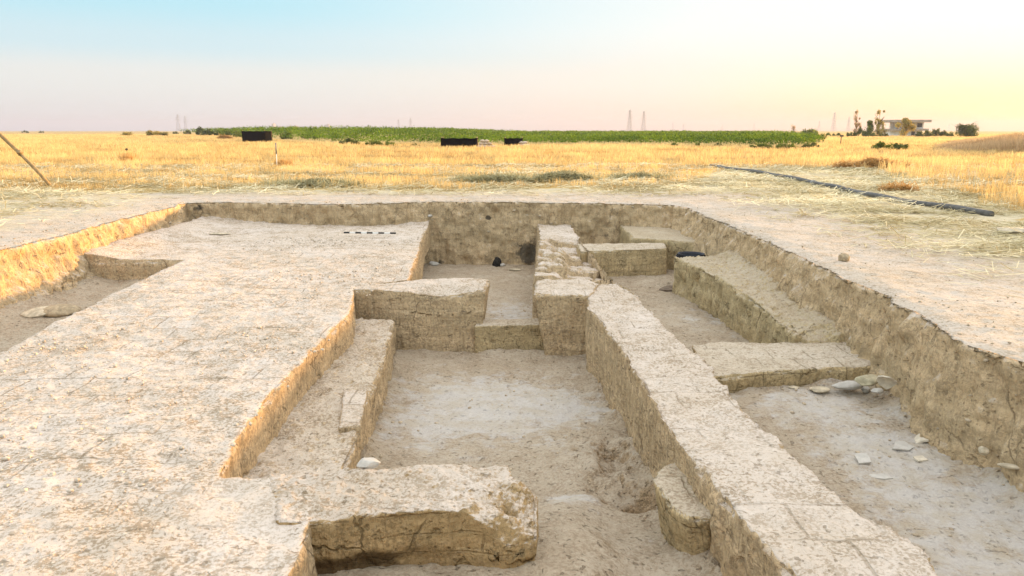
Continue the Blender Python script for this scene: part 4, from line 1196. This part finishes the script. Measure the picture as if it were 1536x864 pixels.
def tree(u, vbase, wpx, hpx, D, mk, label, shape='round', seed=0, n=2600, dens=1.0):
    c = WD(u, vbase, D); k = D / FPX
    Hh, Wd = hpx * k, wpx * k
    t = empty('tree', (c[0], D, min(0, c[2])), 0)
    r_ = np.random.default_rng(seed)
    pts, rad = [], []
    for i in range(7):
        f = i / 6
        pts.append((.03 * Wd * math.sin(3 * f + seed), .03 * Wd * math.cos(4 * f), Hh * (.92 if shape != 'round' else .75) * f)); rad.append((.028 if shape == 'round' else .014) * Hh * (1 - .85 * f) + .02)
    tk = tube('trunk', pts, rad, M['bark'], t, 8)
    for i in range(7):
        a_ = r_.uniform(0, 6.28); f = r_.uniform(.3, .75); b0 = Vector((0, 0, Hh * f * (.9 if shape != 'round' else .75)))
        ln = Wd * (.38 if shape == 'round' else .32)
        e = b0 + Vector((math.cos(a_) * ln, math.sin(a_) * ln, ln * (.7 if shape == 'round' else 1.6)))
        tube('limb', [b0, b0.lerp(e, .55) + Vector((0, 0, .05 * ln)), e], [.012 * Hh, .008 * Hh, .003 * Hh], M['bark'], t, 6)
    cs, rs = [], []
    if shape == 'round':
        for i in range(13):
            a_ = r_.uniform(0, 6.28); q = r_.uniform(0, .32) * Wd; z_ = r_.uniform(.22, .86) * Hh
            q *= 1 - max(0, (z_ / Hh - .6)) * 1.3
            cs.append((math.cos(a_) * q, math.sin(a_) * q, z_)); rr = r_.uniform(.12, .21) * Wd; rs.append((rr, rr, rr * .9))
    else:
        for i in range(26):
            f = r_.uniform(.14, .98)
            if r_.random() < .18: continue
            q = r_.uniform(.05, .48) * Wd * (1.15 - f * .6); a_ = r_.uniform(0, 6.28)
            cs.append((math.cos(a_) * q, math.sin(a_) * q, f * Hh)); rr = r_.uniform(.09, .24) * Wd * (1.2 - .5 * f); rs.append((rr, rr, rr * 1.5))
    V, F, tn = leafcloud(int(n * dens * 2), cs, rs, .024 * (Hh + Wd) * .5, seed + 3, shell=.1)
    V[:, 2] *= Hh / V[:, 2].max()
    me = mesh_np('crown', V, F, {'tone': tn})
    link('crown', me, M[mk], t)
    return tag(t, label, 'tree', 'trees round the far house')
tree(1190, 206, 15, 19, 250, 'leaf_dry', 'small bare pinkish tree behind the right end of the crop', seed=1, n=500)
tree(1283, 206, 17, 40, 210, 'leaf_dry', 'tall thin half bare poplar left of the round tree', 'poplar', 2, n=900)
tree(1303, 207, 21, 26, 205, 'leaf_mid', 'rounded green tree between two poplars', 'round', 3, n=2600)
tree(1316, 207, 21, 41, 205, 'leaf_yellow', 'tall ragged poplar with gaps just left of the house', 'poplar', 4, n=1500)
tree(1357, 208, 34, 31, 215, 'leaf_yellow', 'yellowing tree in front of the middle of the house', 'round', 5, n=2600)
tree(1446, 208, 52, 23, 190, 'leaf_dark', 'big round dark tree right of the house', 'round', 6, n=3000)

# ------------------------------------------------------------------ far house
D = 235.0; k = D / FPX
c = WD(1362, 203, D); zb = 0.0
hs = empty('far_house', (c[0], D, 0))
def hx(u): return (u - 1362) * k
def hz(v): return WD(1362, v, D)[2]
zt, zm, zs = hz(183.5), hz(193), hz(196)
boxes('ground_storey', [((hx(1336) + hx(1382)) / 2, 3.5, zs / 2, hx(1382) - hx(1336), 7, zs)], M['concrete'], hs)
boxes('floor_slab', [((hx(1333) + hx(1388)) / 2, 3.0, (zs + zm) / 2 + .002, hx(1388) - hx(1333), 9, zm - zs)], M['concrete_dark'], hs)
boxes('upper_storey', [((hx(1350) + hx(1386)) / 2, 4.0, (zm + zt) / 2, hx(1386) - hx(1350), 6, zt - zm)], M['concrete'], hs)
boxes('column', [(hx(1339), 0.3, (zm + zt) / 2, .55, .55, zt - zm)], M['concrete_dark'], hs)
boxes('column', [(hx(1339), 6.6, (zm + zt) / 2, .45, .45, zt - zm)], M['concrete_dark'], hs)
boxes('column', [(hx(1346.5), 0.3, (zm + zt) / 2, .45, .45, zt - zm)], M['concrete_dark'], hs)
boxes('roof_slab', [((hx(1336) + hx(1390)) / 2, 3.0, zt + .38, hx(1390) - hx(1336), 9.5, .75)], M['concrete_dark'], hs)
boxes('window', [(hx(1364), .97, (zm + zt) / 2 + .1, 1.5, .1, 1.2)], M['glass'], hs)
boxes('window', [(hx(1380), .97, (zm + zt) / 2 + .1, 1.5, .1, 1.2)], M['glass'], hs)
boxes('door', [(hx(1369), -.02, zs * .42, 1.1, .1, zs * .84)], M['glass'], hs)
tag(hs, 'two storey concrete house with dark flat roof and an open left bay', 'house')

# sign post
c = W(1261, 213); D = 85.0
c = WD(1261, 213, D)
sp = empty('sign_post', (c[0], D, 0))
ht = WD(1261, 203, D)[2]
tube('post', [(0, 0, -.1), (.03, 0, ht)], .05, M['bark'], sp, 8)
boxes('board', [(.03, -.06, ht - .05, .42, .04, .22)], M['sherd_dark'], sp, .01)
tag(sp, 'small dark post with a short board in the dry grass right of the crop', 'post')

# dry reed bank on the right
n = 26000
u_ = rng.uniform(1400, 1640, n); D = rng.uniform(58, 98, n)
X = (u_ - CX) / FPX * D * .985
hgt = np.interp(u_, [1400, 1450, 1490, 1540, 1640], [.15, .7, 1.05, 1.3, 1.4]) * rng.uniform(.45, 1, n) * (1 + .3 * fbm(np.c_[X * .3, D * .2, X * 0], 2))
o = blades('dry_reeds', X, D, np.zeros(n), hgt, np.full(n, .045), rng.uniform(.05, .5, n), M['reed'], .5 + .8 * fbm(np.c_[X * .3, D * .2, X * 0 + 3], 2) + rng.normal(0, .2, n))
tag(o, 'bank of tall brownish dry reeds at the right edge of the field', 'reeds', kind='stuff')

# ------------------------------------------------------------------ black shelters
def cloth_panel(name, x0, x1, y0, y1, z0, z1, parent, seed, horiz=False, mat=None):
    nx_, nz_ = 16, 8
    r_ = np.random.default_rng(seed); V = []
    for j in range(nz_ + 1):
        for i in range(nx_ + 1):
            a_, b_ = i / nx_, j / nz_
            if horiz:
                V.append((x0 + (x1 - x0) * a_, y0 + (y1 - y0) * b_, z0 + (z1 - z0) * b_ - .09 * abs(math.sin(a_ * math.pi * 3)) ))
            else:
                sag = .05 * math.sin(a_ * math.pi * 3) ** 2 * b_
                V.append((x0 + (x1 - x0) * a_, y0 + (y1 - y0) * a_ + .05 * math.sin(9 * a_ + seed + 2 * b_), z0 + (z1 - z0 - sag) * b_))
    V = np.array(V)
    F = [[j * (nx_ + 1) + i, j * (nx_ + 1) + i + 1, (j + 1) * (nx_ + 1) + i + 1, (j + 1) * (nx_ + 1) + i] for j in range(nz_) for i in range(nx_)]
    o = link(name, mesh_np(name, V, np.array(F)), mat or M['black_cloth'], parent, smooth=True)
    md = o.modifiers.new('t', 'SOLIDIFY'); md.thickness = .03
    return o
def shelter(u0, u1, vb, vt, D, dp, label, seed):
    k = D / FPX
    cx_ = WD((u0 + u1) / 2, vb, D)[0]; wd = (u1 - u0) * k; zt = WD((u0 + u1) / 2, vt, D)[2]
    s = empty('black_shelter', (cx_, D, 0))
    x0, x1 = -wd / 2, wd / 2
    cloth_panel('front_cloth', x0, x1, 0, 0.05, -.02, zt, s, seed)
    cloth_panel('side_cloth', x0, x0 + .05, 0.04, dp, 0, zt, s, seed + 1)
    cloth_panel('side_cloth', x1, x1 - .05, 0.09, dp, 0, zt, s, seed + 2)
    cloth_panel('back_cloth', x0, x1, dp, dp, 0, zt * .92, s, seed + 3)
    cloth_panel('roof_cloth', x0 - .05, x1 + .05, -.05, dp + .05, zt + .02, zt * .94, s, seed + 4, True)
    for px_ in (x0 + .06, x1 - .06):
        for py_ in (.12, dp - .08):
            tube('pole', [(px_, py_, -.1), (px_, py_, zt + .12)], .035, M['wood'], s, 6)
    return tag(s, label, 'shelter', 'black cloth shelters at the field edge')
shelter(364, 398, 212.5, 196.5, 105, 3.0, 'tallest black cloth shelter standing by the green bushes on the left', 1)
shelter(662, 715, 220.5, 207, 73, 2.4, 'long low black cloth shelter in the middle of the field edge', 5)
shelter(757, 784, 217.5, 207, 80, 2.4, 'smallest black cloth shelter right of the long low one', 9)
def sack_pile(u0, u1, vb, D, label, rowsn, seed, grp):
    r_ = np.random.default_rng(seed)
    k = D / FPX
    xa, xb = WD(u0, vb, D)[0], WD(u1, vb, D)[0]
    i = 0
    nm = ['bottom', 'middle', 'top']
    for lv, cnt in enumerate(rowsn):
        for q in range(cnt):
            x_ = xa + (xb - xa) * (q + .5 + .5 * (lv % 2) * 0) / max(rowsn) + lv * .12
            o = rock('sack', (x_, D + r_.uniform(-.1, .1), .15 + lv * .25), (.30, .22, .16), M['sack'], label % (('left', 'second', 'third', 'fourth')[q], nm[lv]), 'sack', grp, seed + i, r_.uniform(-.3, .3), sub=2)
            i += 1
sack_pile(717, 742, 219, 72, 'pale sack, %s in the %s row beside the long low shelter', [4, 3, 2], 60, 'sacks beside the long shelter')
sack_pile(778, 793, 217, 78.5, 'pale sack, %s in the %s row before the smallest shelter', [3, 2], 80, 'sacks beside the smallest shelter')

# ------------------------------------------------------------------ lattice towers
def bars(segs, th):
    bm = bmesh.new()
    for a_, b_ in segs:
        a_, b_ = Vector(a_), Vector(b_); d = b_ - a_; Ln = d.length
        m_ = Matrix.Translation((a_ + b_) / 2) @ d.to_track_quat('Z', 'Y').to_matrix().to_4x4() @ Matrix.Diagonal((th, th, Ln, 1))
        bmesh.ops.create_cube(bm, size=1.0, matrix=m_)
    me = bpy.data.meshes.new('bars'); bm.to_mesh(me); bm.free(); return me
def tower_meshes(kind):
    S_, A_ = [], []
    if kind == 'slim':
        hts = np.linspace(0, 40, 9); wid = lambda z: 3.6 * (1 - z / 40) ** 1.2 + .7
        for z0, z1 in zip(hts[:-1], hts[1:]):
            w0, w1 = wid(z0), wid(z1)
            for sx in (-1, 1):
                for sy in (-1, 1): S_.append(((sx * w0, sy * w0, z0), (sx * w1, sy * w1, z1)))
                S_.append(((sx * w0, -w0, z0), (sx * w1, w1, z1))); S_.append(((sx * w0, w0, z0), (sx * w1, -w1, z1)))
                S_.append(((-w0, sx * w0, z0), (w1, sx * w1, z1))); S_.append(((w0, sx * w0, z0), (-w1, sx * w1, z1)))
        arms = [(26, 6), (31, 5), (36, 4)]
        for z_, l_ in arms:
            A_.append([((-l_, 0, z_), (l_, 0, z_)), ((-l_, 0, z_), (0, 0, z_ + 1.8)), ((l_, 0, z_), (0, 0, z_ + 1.8))] + [((s * l_, 0, z_), (s * l_, 0, z_ - 2)) for s in (-1, 1)])
    else:
        wid = lambda z: 4.5 * (1 - z / 26) + .9
        hts = np.linspace(0, 24, 6)
        for z0, z1 in zip(hts[:-1], hts[1:]):
            w0, w1 = wid(z0), wid(z1)
            for sx in (-1, 1):
                for sy in (-1, 1): S_.append(((sx * w0, sy * w0, z0), (sx * w1, sy * w1, z1)))
                S_.append(((-w0, sx * w0, z0), (w1, sx * w1, z1))); S_.append(((w0, sx * w0, z0), (-w1, sx * w1, z1)))
        for s in (-1, 1):
            S_ += [((s * .9, 0, 24), (s * 6, 0, 33)), ((s * 2.2, 0, 24), (s * 7.5, 0, 33)), ((s * 1.2, 0, 25), (s * 5, 0, 29))]
        A_.append([((-12, 0, 33), (12, 0, 33)), ((-12, 0, 33), (-7, 0, 35)), ((12, 0, 33), (7, 0, 35)), ((-7, 0, 35), (7, 0, 35)), ((-7, 0, 35), (-7.5, 0, 39)), ((7, 0, 35), (7.5, 0, 39))] + [((s, 0, 33), (s, 0, 30.5)) for s in (-11, 0, 11)])
    return bars(S_, .27), [bars(a_, .25) for a_ in A_]
TM = {kd: tower_meshes(kd) for kd in ('slim', 'wide')}
for kd in TM:
    for m_ in [TM[kd][0]] + TM[kd][1]: m_.materials.append(M['pylon'])
def pylon(u, vt, kind, label, rz=0.3):
    hgt = 40.0 if kind == 'slim' else 39.0
    D = (hgt - CAMZ) * FPX / (196 - vt)
    c = WD(u, 196, D)
    t = empty('lattice_tower', (c[0], D, 0), rz)
    o = bpy.data.objects.new('lattice_body', TM[kind][0]); COL.objects.link(o); o.parent = t
    for a_ in TM[kind][1]:
        o = bpy.data.objects.new('cross_arm', a_); COL.objects.link(o); o.parent = t
    return tag(t, label, 'lattice tower', 'power line towers on the horizon')
for a_ in [(268, 172, 'slim', 'left tower of the far left pair on the horizon', .5), (279, 175, 'slim', 'right tower of the far left pair on the horizon', .5),
           (598, 180, 'slim', 'left tower of the pair over the middle of the crop', .4), (616, 178, 'slim', 'right tower of the pair over the middle of the crop', .4),
           (944, 166, 'slim', 'tallest faint tower right of the middle', .3), (965, 168, 'slim', 'tall faint tower just right of the tallest one', .3),
           (1009, 184, 'slim', 'small faint tower right of the tall faint pair', .3), (1025, 186, 'slim', 'smaller faint tower next to the wide topped ones', .3),
           (1083, 183, 'wide', 'left wide topped tower over the crop', .2), (1131, 182, 'wide', 'right wide topped tower over the crop', .2),
           (1228, 182, 'slim', 'short faint tower over the rounded olive bush', .3), (1250, 170, 'slim', 'tall faint tower left of the poplars', .3), (1272, 176, 'slim', 'faint tower just left of the half bare poplar', .2),
           (1423, 186, 'slim', 'lone faint tower between the house and the big round tree', .2)]:
    pylon(*a_)

# hazy town on the horizon
for i, (u_, w_, h_, lab) in enumerate([(411, 3, 9, 'thin tallest grey tower block of the hazy town'), (419, 8, 5, 'low wide grey block next to the thin tower block'), (432, 5, 4, 'small grey block in the left of the hazy town'), (441, 12, 6, 'broad grey block in the middle of the hazy town'),
                                    (455, 8, 4, 'low grey block right of the broad one'), (468, 7, 5, 'grey block two from the right end of the hazy town'), (480, 8, 4, 'low grey block before the right end of the hazy town'), (492, 4, 8, 'slim grey tower block ending the hazy town on the right')]):
    D = 2300.0; k = D / FPX; c = WD(u_, 196, D)
    e = empty('tower_block', (c[0], D, 0), .2 * (i % 3 - 1))
    wd, hh = w_ * k, h_ * k + 2
    boxes('wall', [(0, 0, hh / 2, wd, 14, hh)], M['far_building'], e)
    boxes('roof', [(0, 0, hh + .5, wd + 1, 15, 1.0), (wd * .2, 0, hh + 2.2, wd * .25, 5, 2.4)], M['concrete_dark'], e)
    tag(e, lab, 'building', 'hazy town blocks on the left horizon')

# ------------------------------------------------------------------ haze
HZ = 3600.0
bm = bmesh.new()
bmesh.ops.create_cube(bm, size=1.0)
for v in bm.verts: v.co = Vector((v.co.x * 2 * HZ, v.co.y * 2 * HZ, 21 + v.co.z * 48))
me = bpy.data.meshes.new('haze'); bm.to_mesh(me); bm.free()
hm = bpy.data.materials.new('haze'); hm.use_nodes = True; nt = hm.node_tree; nt.nodes.clear()
ou = nt.nodes.new('ShaderNodeOutputMaterial'); vo = nt.nodes.new('ShaderNodeVolumePrincipled')
vo.inputs['Color'].default_value = (0.50, 0.535, 0.70, 1); vo.inputs['Density'].default_value = 0.00025; vo.inputs['Anisotropy'].default_value = 0.2
nt.links.new(vo.outputs[0], ou.inputs['Volume'])
tag(link('haze', me, hm), kind='stuff')

# ------------------------------------------------------------------ light
GLOW, SKYGAIN, UPPER = 15.0, 1.27, 1.25
SUN_EL, SUN_AZ = R(3.9), R(52.0)       # azimuth measured from +Y towards +X
w = bpy.data.worlds.new('World'); S.world = w; w.use_nodes = True
nt = w.node_tree; nt.nodes.clear()
ou = nt.nodes.new('ShaderNodeOutputWorld'); bg = nt.nodes.new('ShaderNodeBackground')
sky = nt.nodes.new('ShaderNodeTexSky'); sky.sky_type = 'NISHITA'; sky.sun_disc = False
sky.sun_elevation = SUN_EL; sky.sun_rotation = SUN_AZ
sky.air_density = 1.0; sky.dust_density = 1.2; sky.ozone_density = 1.5
bg.inputs['Strength'].default_value = 0.15
def wn(typ, **kw):
    nd = nt.nodes.new(typ)
    for k_, v_ in kw.items():
        if k_ == 'inp':
            for kk, vv in v_.items():
                if isinstance(vv, bpy.types.NodeSocket): nt.links.new(vv, nd.inputs[kk])
                else: nd.inputs[kk].default_value = vv
        else: setattr(nd, k_, v_)
    return nd
def wmix(f, a_, b_):
    nd = wn('ShaderNodeMix', data_type='RGBA')
    for i_, v_ in ((0, f), (6, a_), (7, b_)):
        if isinstance(v_, bpy.types.NodeSocket): nt.links.new(v_, nd.inputs[i_])
        else: nd.inputs[i_].default_value = v_ if i_ == 0 else (*v_[:3], 1)
    return nd.outputs[2]
def wsm(x_, a_, b_): return wn('ShaderNodeMapRange', interpolation_type='SMOOTHSTEP', clamp=True, inp={0: x_, 1: a_, 2: b_, 3: 0.0, 4: 1.0}).outputs[0]
def wm(op, a_, b_): return wn('ShaderNodeMath', operation=op, inp={0: a_, 1: b_}).outputs[0]
dirv = wn('ShaderNodeVectorMath', operation='NORMALIZE', inp={0: wn('ShaderNodeTexCoord').outputs['Generated']}).outputs[0]
zc = wn('ShaderNodeSeparateXYZ', inp={0: dirv}).outputs[2]
sund = (math.sin(SUN_AZ) * math.cos(SUN_EL), math.cos(SUN_AZ) * math.cos(SUN_EL), math.sin(SUN_EL))
dp = wn('ShaderNodeVectorMath', operation='DOT_PRODUCT', inp={0: dirv, 1: sund}).outputs['Value']
def wramp(stops_):
    rp_ = wn('ShaderNodeValToRGB', inp={0: zc}); cr_ = rp_.color_ramp; cr_.interpolation = 'EASE'
    while len(cr_.elements) < len(stops_): cr_.elements.new(.5)
    for e_, (p_, q_) in zip(cr_.elements, stops_): e_.position = p_; e_.color = (*q_, 1)
    return rp_.outputs[0]
away = wramp([(0.0, (.85, .86, .88)), (.065, (.88, .905, .91)), (.10, (.68, .88, .97)), (.15, (.52, .87, 1.0)), (.45, (.80, .88, .93)), (1.0, (.98, .96, .95))])
veil = wramp([(0.0, (1.0, .80, .69)), (.065, (1.0, .92, .86)), (.13, (1.04, 1.02, 1.0)), (1.0, (1.0, .97, .93))])
yell = wramp([(0.0, (1.0, .74, .36)), (.07, (1.02, .94, .45)), (.12, (1.02, 1.0, .75))])
c_ = wmix(wsm(dp, .30, .95), away, veil)
c_ = wmix(wm('MULTIPLY', wm('MULTIPLY', wsm(dp, .74, .97), wsm(zc, .095, .034)), 0.55), c_, yell)
glow = wn('ShaderNodeVectorMath', operation='SCALE', inp={0: (1.0, .66, .30), 'Scale': wm('MULTIPLY', wm('POWER', wsm(dp, .945, 1.0), 1.5), GLOW)}).outputs[0]
c_ = wn('ShaderNodeVectorMath', operation='ADD', inp={0: c_, 1: glow}).outputs[0]
c_ = wn('ShaderNodeVectorMath', operation='SCALE', inp={0: c_, 'Scale': wm('MULTIPLY', wm('ADD', wm('MULTIPLY', wsm(zc, .17, .42), UPPER), 1.0), SKYGAIN)}).outputs[0]
c_ = wmix(0.07, c_, sky.outputs[0])
nt.links.new(c_, bg.inputs[0]); nt.links.new(bg.outputs[0], ou.inputs[0])
sl = bpy.data.lights.new('sun', 'SUN'); sl.energy = 2.4; sl.angle = R(3.0); sl.color = (1.0, 0.53, 0.15)
so = bpy.data.objects.new('sun', sl); COL.objects.link(so)
d = Vector((math.sin(SUN_AZ) * math.cos(SUN_EL), math.cos(SUN_AZ) * math.cos(SUN_EL), math.sin(SUN_EL)))
so.rotation_euler = d.to_track_quat('Z', 'Y').to_euler()

# ------------------------------------------------------------------ camera
cam = bpy.data.cameras.new('camera'); co = bpy.data.objects.new('camera', cam); COL.objects.link(co)
cam.sensor_width = 36.0; cam.lens = 36.0 * FPX / 1536.0
cam.clip_start = 0.05; cam.clip_end = 12000
co.location = (0, 0, CAMZ); co.rotation_euler = (R(90) - PITCH, 0, 0)
S.camera = co
S.view_settings.view_transform = 'Standard'; S.view_settings.look = 'None'
S.view_settings.exposure = 2.3; S.view_settings.gamma = 1.0
S.cycles.use_denoising = True
S.cycles.max_bounces = 6; S.cycles.diffuse_bounces = 4; S.cycles.volume_bounces = 0
